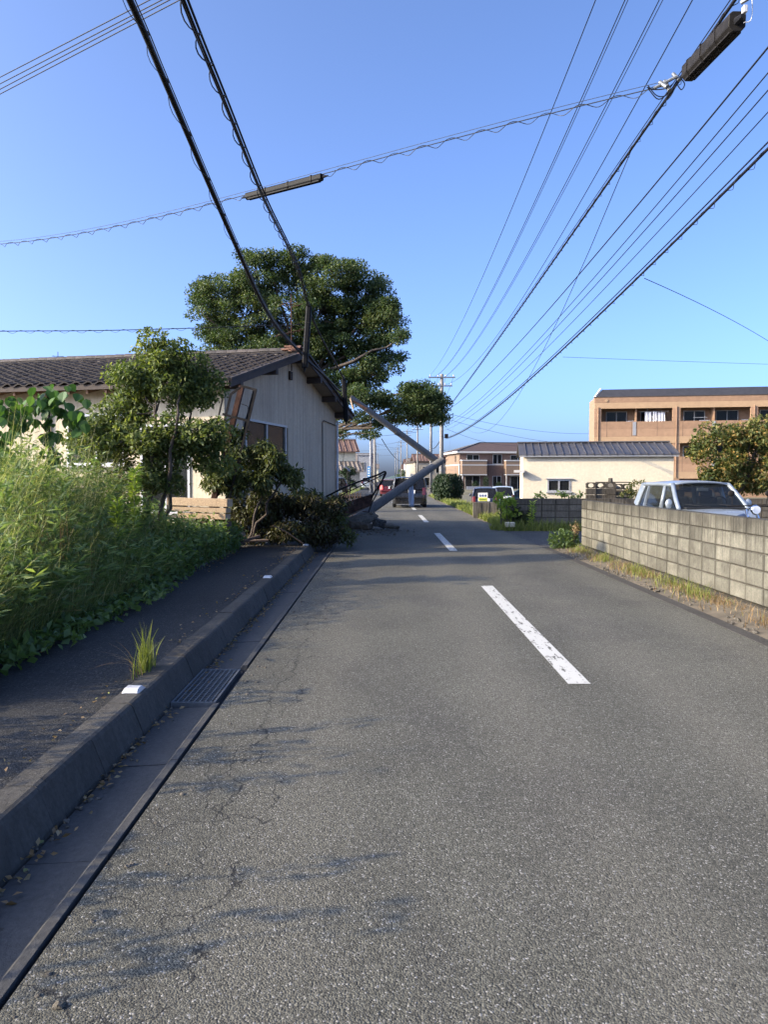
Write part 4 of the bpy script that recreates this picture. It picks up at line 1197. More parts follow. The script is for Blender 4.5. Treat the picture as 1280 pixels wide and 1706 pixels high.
# ================================================================== UTILITY POLES
def upole(label, x, y, h, r0=0.16, r1=0.11, arms=(), group='utility poles', trans=False, far=False, mat='pole_concrete', lean=0.0):
    t = thing('utility_pole', label, 'utility pole', (x, y, 0), 0, group)
    n_ = 8 if far else 12
    top = Vector((x + lean, y, h))
    MB().tube([(x, y, -0.3), top], [r0, r1], n_).build('shaft', mat, t, smooth=True)
    for (z, L, ang) in arms:
        d = Vector((math.cos(ang), math.sin(ang), 0)); c = Vector((x + lean * z / h, y - 0.12, z))
        a_ = MB().bar(c - d * L / 2, c + d * L / 2, 0.08, 0.08).build('cross_arm', 'galvanised', t)
        for k in range(4):
            q = c - d * L / 2 + d * L * (0.06 + 0.88 * k / 3)
            MB().tube([q + UP * 0.04, q + UP * 0.1, q + UP * 0.2], [0.02, 0.05, 0.035], 6).build('insulator', 'white_plastic', a_)
    if not far:
        for z in (2.0, 3.4, 4.4, 5.2, 6.4):
            MB().tube([(x + lean * z / h, y, z), (x + lean * z / h, y, z + 0.06)], r0 + (r1 - r0) * z / h + 0.008, n_).build('steel_band', 'galvanised', t)
        for k in range(10):
            z = 3.0 + 0.45 * k; sgn = 1 if k % 2 else -1
            MB().tube([(x, y, z), (x + sgn * 0.3, y, z)], 0.012, 5).build('step_bolt', 'galvanised', t)
    if trans:
        MB().tube([(x + 0.38, y, h - 3.2), (x + 0.38, y, h - 2.4)], 0.24, 12).build('transformer', 'grey_wall', t)
    return t
upole('nearest standing concrete utility pole on the right beside the round hedge', 4.02, 55, 8.85, 0.17, 0.12, ((8.6, 1.9, 0), (8.0, 1.5, 0)))
MB().box((4.35, 54.8, 4.45), (0.25, 0.2, 0.3)).build('cable_box', 'closure_black', [o for o in col.objects if o.name == 'utility_pole'][0])
upole('second standing concrete utility pole on the right behind the hedge pole', 4.75, 80, 9.2, 0.16, 0.11, ((8.8, 1.8, 0),))
upole('slim pole on the right above the dark car roof', 4.75, 113, 9.8, 0.15, 0.10, ((9.3, 1.8, 0), (8.6, 1.6, 0)), far=True)
upole('thin far pole right of the road just left of the beige building', 4.5, 158, 11.5, 0.15, 0.1, ((11, 2.2, 0), (10.2, 1.8, 0)), far=True)
upole('dark grey pole on the left behind the house corner with the blue banner', -1.45, 78, 8.6, 0.17, 0.12, ((8.2, 1.6, 0),), mat='grey_wall')
upole('paler pole on the left just right of the blue banner pole', -1.25, 92, 6.4, 0.16, 0.12, ())
upole('far pole on the left, tallest of those under the upper broken shaft', -3.0, 190, 12, 0.16, 0.1, ((11.3, 2.2, 0),), far=True)
for i, (x, y, h) in enumerate(((4.4, 215, 12), (4.4, 275, 12.5), (-3.2, 265, 13), (4.5, 345, 13), (-3.4, 350, 13))):
    upole(['first', 'second', 'third', 'fourth', 'fifth'][i] + ' of the tiny distant poles near the vanishing point', x, y, h, 0.17, 0.12, ((h - 0.6, 2.4, 0), (h - 1.5, 2.0, 0)), 'tiny distant poles', far=True)
# blue banner on the dark pole
bn = thing('banner_sign', 'vertical blue sign with white characters on the dark pole behind the house', 'sign', P(615, 797, 77))
a, c = P(612.2, 777, 77), P(617.2, 799, 77)
MB().span(a.x, c.x, 76.95, 77, c.z, a.z).build('panel', 'sign_cyan', bn)
for k in range(5):
    z = a.z - 0.15 - k * 0.24
    MB().span(a.x + 0.08, c.x - 0.08, 76.94, 76.947, z - 0.12, z).build('character', 'sign_white', bn)
# distant slack wires between the poles
def sagwire(label, a, b_, sag, r, name='power_line', group=None):
    a = Vector(a); b_ = Vector(b_)
    cable(name, label, [a.lerp(b_, t) - UP * sag * 4 * t * (1 - t) for t in np.linspace(0, 1, 16)], r, group=group, n=4)
for i, dx in enumerate((-0.8, -0.25, 0.3, 0.85)):
    for (y0, h0, y1, h1, x0, x1) in ((55, 8.7, 80, 9.0, 4.02, 4.75), (80, 9.0, 113, 9.4, 4.75, 4.75), (113, 9.4, 158, 11.1, 4.75, 4.5), (158, 11.1, 215, 11.5, 4.5, 4.4), (215, 11.5, 275, 12, 4.4, 4.4)):
        sagwire(['first', 'second', 'third', 'fourth'][i] + ' wire from the left on the cross arms ' + {55: 'beyond the hedge pole', 80: 'beyond the second pole', 113: 'beyond the third pole', 158: 'beyond the fourth pole', 215: 'among the tiniest poles'}[y0], (x0 + dx, y0, h0), (x1 + dx, y1, h1), 0.4, 0.012, group='distant overhead lines')
for k_, (a, b_) in enumerate((((4.02, 55, 4.4), (4.75, 80, 4.6)), ((4.75, 80, 4.6), (4.75, 113, 5.2)), ((4.75, 113, 5.2), (4.5, 158, 6.2)))):
    sagwire('sagging telephone cable ' + ['from the hedge pole to the second standing pole', 'from the second to the third standing pole', 'beyond the third standing pole'][k_], a, b_, 0.35, 0.03, 'telephone_cable', 'distant telephone cables')
sagwire('slack wire drooping from the left tree branch to a far pole on the right', P(636, 731, 60), P(678, 762, 150), 1.2, 0.03)
for i, (a, b_) in enumerate((((4.4, 215, 10), (-3.0, 190, 10.5)), ((4.4, 215, 8.8), (-3.2, 265, 9.5)), ((4.5, 158, 9.6), (-3.0, 190, 10)), ((-3.0, 190, 11.2), (-3.2, 265, 12)), ((4.4, 275, 12), (-40, 300, 12)), ((4.75, 113, 8.2), (-25, 120, 7.5)))):
    sagwire(['first', 'second', 'third', 'fourth', 'fifth', 'sixth'][i] + ' faint far wire crossing the street near the vanishing point', a, b_, 0.6, 0.03, group='faint far wires crossing the street')

# ================================================================== BUILDINGS
class Fr:
    """local frame: u along the front, w inward (away from camera), z up"""
    def __init__(s, o, u):
        s.o = Vector((o[0], o[1], 0)); s.u = Vector((u[0], u[1], 0)).normalized(); s.w = Vector((-s.u.y, s.u.x, 0))
    def p(s, a, b_, z): return s.o + s.u * a + s.w * b_ + UP * z
    def box(s, mb, a0, a1, b0, b1, z0, z1):
        return mb.box(s.p((a0 + a1) / 2, (b0 + b1) / 2, (z0 + z1) / 2), (a1 - a0, b1 - b0, z1 - z0), s.u, s.w, UP)
    def part(s, name, mat, par, *dims, **kw):
        m_ = MB()
        for d in ([dims] if not isinstance(dims[0], (tuple, list)) else dims): s.box(m_, *d)
        return m_.build(name, mat, par, **kw)
def fwin(F, par, a0, a1, z0, z1, b=0.0, fr='white_frame', glassm='window_glass', curt=None, sill=True, nm=1, back=True):
    t = 0.05
    o = F.part('window', fr, par, (a0, a0 + t, b - 0.05, b + 0.03, z0, z1), (a1 - t, a1, b - 0.05, b + 0.03, z0, z1), (a0 + t, a1 - t, b - 0.05, b + 0.031, z0, z0 + t), (a0 + t, a1 - t, b - 0.05, b + 0.031, z1 - t, z1))
    for k in range(nm):
        c = a0 + (a1 - a0) * (k + 1) / (nm + 1)
        F.part('mullion', fr, o, c - 0.03, c + 0.03, b - 0.045, b + 0.025, z0 + t, z1 - t)
    for k in range(nm + 1):
        c0 = a0 + t + (a1 - a0 - 2 * t) * k / (nm + 1); c1 = a0 + t + (a1 - a0 - 2 * t) * (k + 1) / (nm + 1)
        F.part('pane', glassm, o, c0 + 0.02, c1 - 0.02, b - 0.015, b - 0.007, z0 + t, z1 - t)
    if curt: F.part('curtain', curt, o, a0 + t, a0 + (a1 - a0) * 0.62, b + 0.04, b + 0.05, z0 + t, z1 - t)
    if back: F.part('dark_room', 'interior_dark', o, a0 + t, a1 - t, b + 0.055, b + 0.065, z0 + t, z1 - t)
    if sill: F.part('sill', fr, o, a0 - 0.05, a1 + 0.05, b - 0.1, b + 0.02, z0 - 0.05, z0)
    return o
def fwall(F, par, a0, a1, b, z0, z1, holes, mat, th=0.15, name='wall'):
    """front wall with rectangular openings (a0,a1,z0,z1), sorted along a"""
    m_ = MB(); cur = a0
    for (h0, h1, y0, y1) in holes:
        if h0 > cur: F.box(m_, cur, h0, b, b + th, z0, z1)
        if y0 > z0: F.box(m_, h0, h1, b, b + th, z0, y0)
        if z1 > y1: F.box(m_, h0, h1, b, b + th, y1, z1)
        cur = h1
    if cur < a1: F.box(m_, cur, a1, b, b + th, z0, z1)
    return m_.build(name, mat, par)

# ---- white shed
F = Fr((5.01, 28.0), (0.990, -0.139))
shed = thing('white_shed', 'long cream plastered shed with dark ribbed roof behind the block walls', 'shed', F.p(0, 0, 0))
SL_ = 5.26
fwall(F, shed, 0, SL_, 0, -0.1, 2.27, [(0.88, 1.70, 0.97, 1.41)], 'shed_plaster')
F.part('side_wall', 'shed_plaster', shed, 0.0, 0.15, 0.151, 3.0, -0.1, 2.27)
F.part('side_wall', 'shed_plaster', shed, SL_ - 0.15, SL_, 0.151, 3.0, -0.1, 2.27)
F.part('back_wall', 'shed_plaster', shed, 0.151, SL_ - 0.151, 2.85, 3.0, -0.1, 2.27)
fwin(F, shed, 0.88, 1.70, 0.97, 1.41, 0.03, 'aluminium', curt='curtain_pink')
F.part('window_hood', 'aluminium', shed, 0.82, 1.78, -0.08, -0.001, 1.42, 1.45)
F.part('awning', 'white_trim', shed, -0.32, 0.05, -0.28, -0.005, 1.66, 1.75)
rz0, rz1 = 2.28, 2.76
def shed_roof_pt(a, k, dz): return F.p(a, -0.16 + k * 1.66, rz0 + (rz1 - rz0) * k + dz)
def sr_panel(a0, a1, k0, k1, z0, z1, name, mat, par):
    MB().hexa([shed_roof_pt(a0, k0, z0), shed_roof_pt(a1, k0, z0), shed_roof_pt(a1, k1, z0), shed_roof_pt(a0, k1, z0), shed_roof_pt(a0, k0, z1), shed_roof_pt(a1, k0, z1), shed_roof_pt(a1, k1, z1), shed_roof_pt(a0, k1, z1)]).build(name, mat, par)
npan = 21
pw = (SL_ + 0.3) / npan
for i in range(npan):
    a0 = -0.15 + i * pw
    sr_panel(a0 + 0.004, a0 + pw - 0.030, 0, 1, 0, 0.03, 'roof_panel', 'shed_roof', shed)
    sr_panel(a0 + pw - 0.030, a0 + pw + 0.004, -0.01, 1, 0, 0.065, 'roof_batten', 'shed_roof', shed)
    MB().hexa([F.p(a0, 1.5, rz1 + 0.02), F.p(a0 + pw - 0.004, 1.5, rz1 + 0.02), F.p(a0 + pw - 0.004, 3.15, rz0 + 0.0), F.p(a0, 3.15, rz0), F.p(a0, 1.5, rz1 + 0.05), F.p(a0 + pw - 0.004, 1.5, rz1 + 0.05), F.p(a0 + pw - 0.004, 3.15, rz0 + 0.03), F.p(a0, 3.15, rz0 + 0.03)]).build('back_roof_panel', 'shed_roof', shed)
F.part('ridge_cap', 'shed_roof', shed, -0.17, SL_ + 0.17, 1.42, 1.58, rz1 + 0.045, rz1 + 0.085)
F.part('fascia', 'grey_wall', shed, -0.14, SL_ + 0.14, -0.15, -0.13, rz0 - 0.06, rz0 - 0.001)
for a0 in (0.005, SL_ - 0.145):
    MB().prism([F.p(a0, 0.1, 2.271), F.p(a0, 2.95, 2.271), F.p(a0, 1.5, rz1 - 0.01)], F.u * 0.14).build('gable', 'shed_plaster', shed)

# ---- piece of openwork block wall and stone lantern before the shed
ow = thing('openwork_block_wall', 'short piece of block wall with round openings in its top row before the cream shed', 'wall', (6.45, 24.6, 0))
def ring_block(w_, h_, t_):
    m_ = MB(); n_ = 16; fr_, bk = [], []
    for k in range(n_):
        a = 2 * math.pi * k / n_ + math.pi / n_
        ca2, sa2 = math.cos(a), math.sin(a); q = 0.5 / max(abs(ca2), abs(sa2))
        fr_.append(((ca2 * q + 0.5) * w_, (sa2 * q + 0.5) * h_)); bk.append(((ca2 * 0.33 + 0.5) * w_, (sa2 * 0.36 + 0.5) * h_))
    vs_ = [(x, 0, z) for x, z in fr_] + [(x, 0, z) for x, z in bk] + [(x, t_, z) for x, z in bk] + [(x, t_, z) for x, z in fr_]
    fs = []
    for k in range(n_):
        j = (k + 1) % n_
        for r_ in range(4):
            a, b_ = r_ * n_, ((r_ + 1) % 4) * n_
            fs.append((a + k, a + j, b_ + j, b_ + k))
    return m_.add(vs_, fs)
rb = mesh_of(ring_block(0.315, 0.19, 0.1), 'openwork_block', 'block_dark')
sb = block_mesh('block', 0.315, 0.19, 0.1, 'block_dark')
for i in range(3):
    for r_ in range(6):
        inst(rb if r_ == 5 else sb, 'openwork_block' if r_ == 5 else 'block', ow, Matrix.Translation((6.44 + 0.325 * i, 24.6 + (0.06 if i > 0 else 0), 0.13 + 0.2 * r_)))
for i in range(2):
    for r_ in range(6):
        inst(rb if r_ == 5 else sb, 'openwork_block' if r_ == 5 else 'block', ow, Matrix.Translation((7.42 + 0.325 * i, 24.95 + 0.1 * i, 0.08 + 0.2 * r_)))
F2 = Fr((6.77, 24.58), (1, 0))
F2.part('footing', 'mortar', ow, -0.35, 1.3, 0.05, 0.55, -0.1, 0.085)
lan = thing('stone_lantern', 'grey stone lantern with a cap rising behind the openwork block wall', 'lantern', (7.5, 25.6, 0))
lc = Vector((7.5, 25.6, 0))
MB().tube([lc, lc + UP * 0.7], 0.09, 10).build('post', 'rubble', lan)
MB().box(lc + UP * 0.95, (0.3, 0.3, 0.26)).build('fire_box', 'rubble', lan)
MB().box(lc + UP * 0.76, (0.42, 0.42, 0.1)).build('platform', 'rubble', lan)
MB().tube([lc + UP * 1.09, lc + UP * 1.16, lc + UP * 1.28], [0.36, 0.32, 0.1], 6).build('roof', 'rubble', lan)
MB().tube([lc + UP * 1.28, lc + UP * 1.34, lc + UP * 1.46], [0.06, 0.085, 0.07], 8).build('finial', 'rubble', lan)
MB().span(7.05, 8.2, 25.75, 25.8, 1.30, 1.335).build('lintel', 'block_dark', lan)
MB().span(7.05, 7.1, 25.75, 25.8, -0.08, 1.30).build('lintel_post', 'block_dark', lan)

# ---- orange three storey flats
F = Fr((17.35, 64.0), (0.9877, -0.156))
fl = thing('orange_flats', 'three storey orange tiled block of flats with recessed balconies', 'building', F.p(0, 0, 0))
TOP = 8.12
AL = 22.0
bays = [(0.55, 6.2), (6.8, 12.2), (12.75, 18.3), (18.9, 21.4)]
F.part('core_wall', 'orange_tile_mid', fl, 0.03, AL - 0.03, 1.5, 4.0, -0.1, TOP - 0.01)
F.part('left_wall', 'orange_tile', fl, 0.0, 0.2, 0.21, 4.1, -0.1, TOP)
for k, zf in enumerate((6.13, 3.23, 0.33)):
    zo = zf + 1.07                                   # head of the opening
    ztop = TOP if k == 0 else zf + 1.83
    # spandrel below the opening
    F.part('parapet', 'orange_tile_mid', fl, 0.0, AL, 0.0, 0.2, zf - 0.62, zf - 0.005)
    F.part('parapet', 'orange_tile', fl, 0.0, AL, 0.004, 0.2, zf - 1.24, zf - 0.625)
    F.part('band', 'tan_band', fl, 0.0, AL, 0.008, 0.2, zf - 1.80, zf - 1.245)
    if k == 0:
        F.part('band', 'tan_band', fl, 0.0, AL, 0.008, 0.2, zo, zo + 0.49)
        F.part('band', 'orange_tile_mid', fl, 0.0, AL, 0.0, 0.2, zo + 0.495, TOP)
    F.part('balcony_floor', 'grey_wall', fl, 0.21, AL - 0.21, 0.21, 1.49, zf - 1.3, zf - 1.15)
    prev = 0.0
    for (a0, a1) in bays + [(AL, AL)]:
        if a0 > prev: F.part('pier', 'orange_tile', fl, prev, a0, 0.006, 0.2, zf, zo)
        prev = a1
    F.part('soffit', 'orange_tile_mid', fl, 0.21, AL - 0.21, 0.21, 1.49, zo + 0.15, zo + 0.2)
    for (a0, a1) in bays:
        mid = (a0 + a1) / 2
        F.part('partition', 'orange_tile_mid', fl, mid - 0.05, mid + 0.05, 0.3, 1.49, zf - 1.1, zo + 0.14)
        for q, (c0, c1) in enumerate(((a0 + 0.55, a0 + 2.25), (a1 - 2.3, a1 - 0.55))):
            if c1 > AL: continue
            fwin(F, fl, c0, c1, zf - 1.0, zo - 0.14, 1.44, 'white_frame', curt='curtain', sill=False)
    for a in (3.2, 9.4, 15.6):
        F.part('drain_plate', 'grey_wall', fl, a - 0.13, a + 0.13, -0.035, -0.001, zf - 1.15, zf - 0.05)
    F.part('rail', 'aluminium', fl, 7.9, 9.0, 0.45, 0.48, zf + 0.28, zf + 0.31)
MB().hexa([F.p(0.15, 0.25, TOP), F.p(AL, 0.25, TOP), F.p(AL, 4, TOP), F.p(0.15, 4, TOP), F.p(0.75, 1.2, TOP + 0.78), F.p(AL, 1.2, TOP + 0.82), F.p(AL, 3, TOP + 0.8), F.p(0.75, 3, TOP + 0.78)]).build('roof', 'slate', fl)
F.part('coping', 'brown_wood', fl, -0.05, AL + 0.05, -0.03, 0.24, TOP + 0.001, TOP + 0.06)
MB().bar(F.p(0.02, 0.3, TOP + 0.02), F.p(0.62, 1.2, TOP + 0.86), 0.14, 0.1).build('roof_edge', 'white_trim', fl)
MB().tube([F.p(0.95, -0.06, TOP - 0.25), F.p(0.95, 0.0, TOP - 0.25)], 0.12, 10).build('vent', 'tan_band', fl)
for k, zf in enumerate((6.13, 3.23)):
    for a in (2.75, 8.6, 11.9, 14.9):
        ac = F.part('air_conditioner', 'white_trim', fl, a - 0.02, a + 0.75, 1.05, 1.40, zf - 0.9, zf - 0.12 + 0.25)
    for a in (0.3, 6.5, 12.48):
        MB().tube([F.p(a, -0.06, zf - 1.7), F.p(a, -0.06, zf + 1.2)], 0.04, 6).build('rain_pipe', 'orange_tile_mid', fl)
    for i in range(11):
        a = 2.0 * i + 1.0
        F.part('panel_joint', 'brown_wood', fl, a, a + 0.02, -0.0035, -0.001, zf - 1.24, zf - 0.01)
for k, (a0, a1, zt, zb) in enumerate(((4.1, 4.65, 0.8, -0.25), (4.75, 5.1, 0.85, -0.3), (5.15, 5.7, 0.75, -0.4))):
    rows = []
    for i in range(9):
        a = a0 + (a1 - a0) * i / 8
        rows.append([F.p(a, 0.55 + 0.05 * math.sin(i * 1.7 + k), 6.13 + zt), F.p(a + 0.03 * math.sin(i), 0.55 + 0.08 * math.sin(i * 1.7 + k), 6.13 + zb)])
    tag(MB().grid(rows).build('hanging_laundry', 'laundry', smooth=True), ['left', 'middle', 'right'][k] + ' piece of white laundry on the top left balcony of the orange flats', 'laundry', 'laundry on the top left balcony')
lp = thing('laundry_pole', 'thin laundry rod across the top left balcony of the orange flats', 'rod', F.p(3.6, 0.55, 6.95))
MB().tube([F.p(3.6, 0.55, 6.95), F.p(6.0, 0.55, 6.98)], 0.02, 6).build('rod', 'aluminium', lp)
MB().bar(F.p(4.3, 0.55, 6.97), F.p(4.3, 0.55, 7.35), 0.03, 0.03).build('hanger', 'aluminium', lp)

# ---- brown two storey flats (hipped roof)
F = Fr((10.85, 112.0), (0.99, 0.14))
bf = thing('brown_flats', 'two storey brown tiled flats with white trim and brown hipped roof', 'building', F.p(0, 0, 0))
BL, BD, EZ = 14.5, 9.2, 5.3
holes = [(0.55, 3.2, -0.5, 2.0), (4.9, 6.3, 0.1, 1.75), (7.3, 9.6, -0.5, 1.85)]
F.part('wall', 'brick_brown_dark', bf, 0.0, BL, 0.0, 0.3, -0.7, EZ - 0.2)  # front wall: shade of the unlit side put into the colour
F.part('left_wall', 'brick_brown', bf, -0.004, 0.25, 0.31, BD, -0.7, EZ - 0.2)  # sunlit side painted in the lighter copy of the brick
F.part('back_wall', 'brick_brown_dark', bf, 0.26, BL, BD - 0.3, BD, -0.7, EZ - 0.2)
F.part('right_wall', 'brick_brown_dark', bf, BL - 0.3, BL, 0.31, BD - 0.31, -0.7, EZ - 0.2)
F.part('trim_band', 'white_trim', bf, -0.06, BL, -0.05, -0.001, 3.36, 3.52)
F.part('trim_band', 'white_trim', bf, -0.061, -0.005, -0.001, BD, 3.36, 3.52)
F.part('corner_trim', 'white_trim', bf, -0.062, -0.006, -0.051, 0.3, -0.7, 3.35)
F.part('eave', 'white_trim', bf, -0.55, BL + 0.5, -0.55, BD + 0.5, EZ - 0.19, EZ + 0.08)
c = [F.p(-0.55, -0.55, EZ + 0.085), F.p(BL + 0.5, -0.55, EZ + 0.085), F.p(BL + 0.5, BD + 0.5, EZ + 0.085), F.p(-0.55, BD + 0.5, EZ + 0.085), F.p(4.2, BD / 2, 6.85), F.p(BL - 4.2, BD / 2, 6.85)]
MB().add(c, [(0, 1, 5, 4), (1, 2, 5), (2, 3, 4, 5), (3, 0, 4), (3, 2, 1, 0)]).build('roof', 'brown_roof', bf)
for i, (a, b_) in enumerate(((0, 4), (3, 4), (1, 5), (2, 5), (4, 5))):
    MB().bar(c[a] + UP * 0.04, c[b_] + UP * 0.04, 0.16, 0.1).build('hip_cap', 'slate', bf)
for (a0, a1) in ((0.1, 3.75), (6.65, 10.6)):
    bal = F.part('balcony', 'brick_brown', bf, a0, a1, -1.1, -0.052, 2.05, 3.95)
    F.part('balcony_trim', 'white_trim', bal, a0 - 0.06, a1 + 0.06, -1.16, -0.053, 3.955, 4.12)
    F.part('balcony_trim', 'white_trim', bal, a0 - 0.03, a1 + 0.03, -1.13, -1.101, 3.3, 3.45)
    F.part('balcony_trim', 'white_trim', bal, a0 - 0.03, a1 + 0.03, -1.13, -0.053, 1.9, 2.045)
    F.part('post', 'white_trim', bal, a0 + 0.02, a0 + 0.14, -1.05, -0.93, -0.7, 1.89)
for (a0, a1, z0, z1, cu) in ((1.0, 2.9, 3.0, 4.9, 'curtain'), (4.95, 6.3, 3.55, 4.95, None), (7.6, 9.9, 3.0, 4.85, None), (0.8, 3.0, -0.5, 1.85, 'curtain_pink'), (4.9, 6.25, 0.25, 1.8, 'curtain_pink'), (7.6, 9.9, -0.3, 1.75, 'curtain_pink')):
    fwin(F, bf, a0, a1, z0, z1, -0.015, 'white_frame', curt=None, back=False, sill=False)
    if cu: F.part('curtain', cu, bf, a0 + 0.1, a0 + (a1 - a0) * 0.55, -0.022, -0.021, z0 + 0.08, z1 - 0.08)
MB().box(F.p(-0.03, 2.6, 4.35), (0.03, 0.5, 0.9), F.u, F.w, UP).build('window', 'window_glass', bf)
F.part('garden_wall', 'grey_wall', bf, -0.5, 3.0, -6.2, -6.0, -0.7, 0.35)
for i, (a, b_, r, h) in enumerate(((1.2, -4.4, 0.5, 1.3), (3.0, -3.4, 0.45, 2.0), (5.3, -2.0, 0.5, 1.2))):
    q = F.p(a, b_, 0)
    t = thing('garden_shrub', ['small clipped', 'tall narrow', 'low'][i] + ' shrub before the ground floor of the brown flats', 'shrub', q)
    leaf_mesh('foliage', in_ellipsoid((q.x, q.y, h / 2 - 0.2), (r, r, h / 2), 700, 0.2), 0.16, 'leaf_hedge', t)
    MB().tube([q - UP * 0.7, q + UP * h * 0.5], 0.04, 5).build('stem', 'bark', t)

# ---- houses on the left behind the pole and other far buildings
def far_house(label, o, u, L, D, ez, rz, wall, roof, wins, gable='side', over=0.5, cat='house', base=-0.2, front_roof=None):
    F = Fr(o, u)
    t = thing('far_house', label, cat, F.p(0, 0, 0))
    F.part('wall', wall, t, 0, L, 0, D, base, ez)
    if gable == 'side':        # ridge along u, gables on the ends
        for sgn in (0, 1):
            e0, e1 = (-over, D / 2) if sgn == 0 else (D + over, D / 2)
            z0 = ez - (rz - ez) * over / (D / 2)
            n_ = max(4, int(L / 0.6)); 
            MB().hexa([F.p(-over, e0, z0), F.p(L + over, e0, z0), F.p(L + over, e1, rz), F.p(-over, e1, rz), F.p(-over, e0, z0 + 0.14), F.p(L + over, e0, z0 + 0.14), F.p(L + over, e1, rz + 0.14), F.p(-over, e1, rz + 0.14)]).build('roof', roof, t)
            for i in range(n_):
                a = -over + (L + 2 * over) * (i + 0.5) / n_
                MB().tube([F.p(a, e0, z0 + 0.15), F.p(a, e1, rz + 0.15)], 0.09, 5).build('tile_row', roof, t)
        for a in (0.01, L - 0.16):
            MB().prism([F.p(a, 0.05, ez + 0.001), F.p(a, D - 0.05, ez + 0.001), F.p(a, D / 2, rz - 0.02)], F.u * 0.15).build('gable', wall, t)
        F.part('ridge', roof, t, -over, L + over, D / 2 - 0.14, D / 2 + 0.14, rz + 0.1, rz + 0.3)
    else:
        F.part('roof', roof, t, -0.15, L + 0.15, -0.15, D + 0.15, ez + 0.001, rz)
    for (side_, a0, a1, z0, z1) in wins:
        if side_ == 'f': fwin(F, t, a0, a1, z0, z1, -0.035, 'white_frame', back=False, sill=False)
        else:
            o_ = F.part('window', 'white_frame', t, L + 0.001, L + 0.05, a0, a1, z0, z1)
            F.part('pane', 'dark_car_glass', o_, L + 0.051, L + 0.06, a0 + 0.08, a1 - 0.08, z0 + 0.08, z1 - 0.08)
    return t, F
t, F = far_house('cream two storey house with brown tiled roof seen past the old house corner', (-10.6, 100), (0.985, 0.17), 6.8, 6.6, 5.05, 6.45, 'cream_wall', 'brown_tile_far', [('f', 1.5, 3.0, 3.4, 4.6), ('s', 1.2, 4.6, 2.6, 4.4)])
# its lower front roof
for i in range(14):
    a = -0.4 + i * 0.56
    MB().tube([F.p(a, -3.2, 2.42), F.p(a, -0.05, 3.65)], 0.13, 5).build('lower_tile_row', 'grey_tile_far', t)
MB().hexa([F.p(-0.6, -3.3, 2.25), F.p(7.4, -3.3, 2.25), F.p(7.4, -0.01, 3.55), F.p(-0.6, -0.01, 3.55), F.p(-0.6, -3.3, 2.38), F.p(7.4, -3.3, 2.38), F.p(7.4, -0.01, 3.68), F.p(-0.6, -0.01, 3.68)]).build('lower_roof', 'grey_tile_far', t)
F.part('lower_wall', 'beige_wall', t, 0, 7, -2.8, -0.02, -0.2, 2.24)
far_house('grey box building just right of the cream house', (-4.3, 122), (1, 0), 2.0, 8, 5.1, 5.3, 'grey_wall', 'grey_wall', [('f', 0.4, 1.0, 2.6, 4.0)], 'flat', cat='building')
far_house('beige two storey building behind the crook of the fallen pole', (4.9, 126), (0.995, 0.1), 5.0, 12, 4.0, 4.3, 'beige_wall', 'brown_wood', [('f', 1.2, 2.8, 2.3, 3.4), ('f', 3.4, 4.6, 2.3, 3.4), ('f', 0.6, 2.6, 0.2, 1.6)], 'flat', cat='building')
far_house('dark narrow building between the brown flats and the beige building', (9.9, 135), (0.995, 0.1), 3.0, 9, 4.4, 5.2, 'brick_brown_dark', 'brown_roof', [('f', 0.5, 1.5, 2.7, 3.8)], 'flat', cat='building')
fh = [(-9, 175, 6, 'cream_wall', 5.2, 7.0), (-11, 215, 8, 'beige_wall', 5.0, 6.6), (-14, 270, 9, 'grey_wall', 6.0, 7.5), (7.0, 180, 8, 'beige_wall', 5.4, 7.0), (7.4, 225, 9, 'cream_wall', 5.5, 7.2), (7.6, 290, 10, 'grey_wall', 7, 8.5), (-12, 340, 9, 'cream_wall', 6, 7.6), (8, 360, 10, 'beige_wall', 6, 7.8)]
for i, (x, y, L, wl, ez, rz) in enumerate(fh):
    far_house(['first', 'second', 'third', 'fourth', 'fifth', 'sixth', 'seventh', 'eighth'][i] + ' tiny distant house along the road near the vanishing point', (x, y), (1, 0.05), L, 8, ez, rz, wl, 'brown_tile_far' if i % 2 else 'grey_tile_far', [('f', 1, 2.4, 3, 4.2), ('f', 3.4, 5, 3, 4.2), ('f', 1, 2.6, 0.6, 2)])

# ---- low concrete wall with the small sign before the brown flats
lw = thing('low_concrete_wall', 'short low concrete wall below the small blue and yellow sign', 'wall', (3.3, 28.6, 0))
for i in range(3):
    MB().span(3.28 + 0.3 * i, 3.575 + 0.3 * i, 28.6 + 0.02 * i, 28.75 + 0.02 * i, -0.09, 0.56).build('panel', 'rubble', lw, bevel=0.008)
sg = thing('notice_sign', 'small white sign with dark blue characters over a yellow green strip on two legs', 'sign', (3.7, 30, 0))
a, c = P(797, 821, 30), P(812.5, 836, 30)
MB().span(a.x, c.x, 29.98, 30.0, c.z + 0.02, a.z).build('board', 'sign_white', sg)
MB().span(a.x + 0.015, c.x - 0.015, 29.974, 29.978, c.z + 0.03, c.z + 0.17).build('yellow_strip', 'sign_yellow', sg)
for k in range(6):
    x = a.x + 0.05 + 0.046 * k
    MB().span(x, x + 0.032, 29.969, 29.973, c.z + 0.075, c.z + 0.125).build('small_character', 'sign_green', sg)
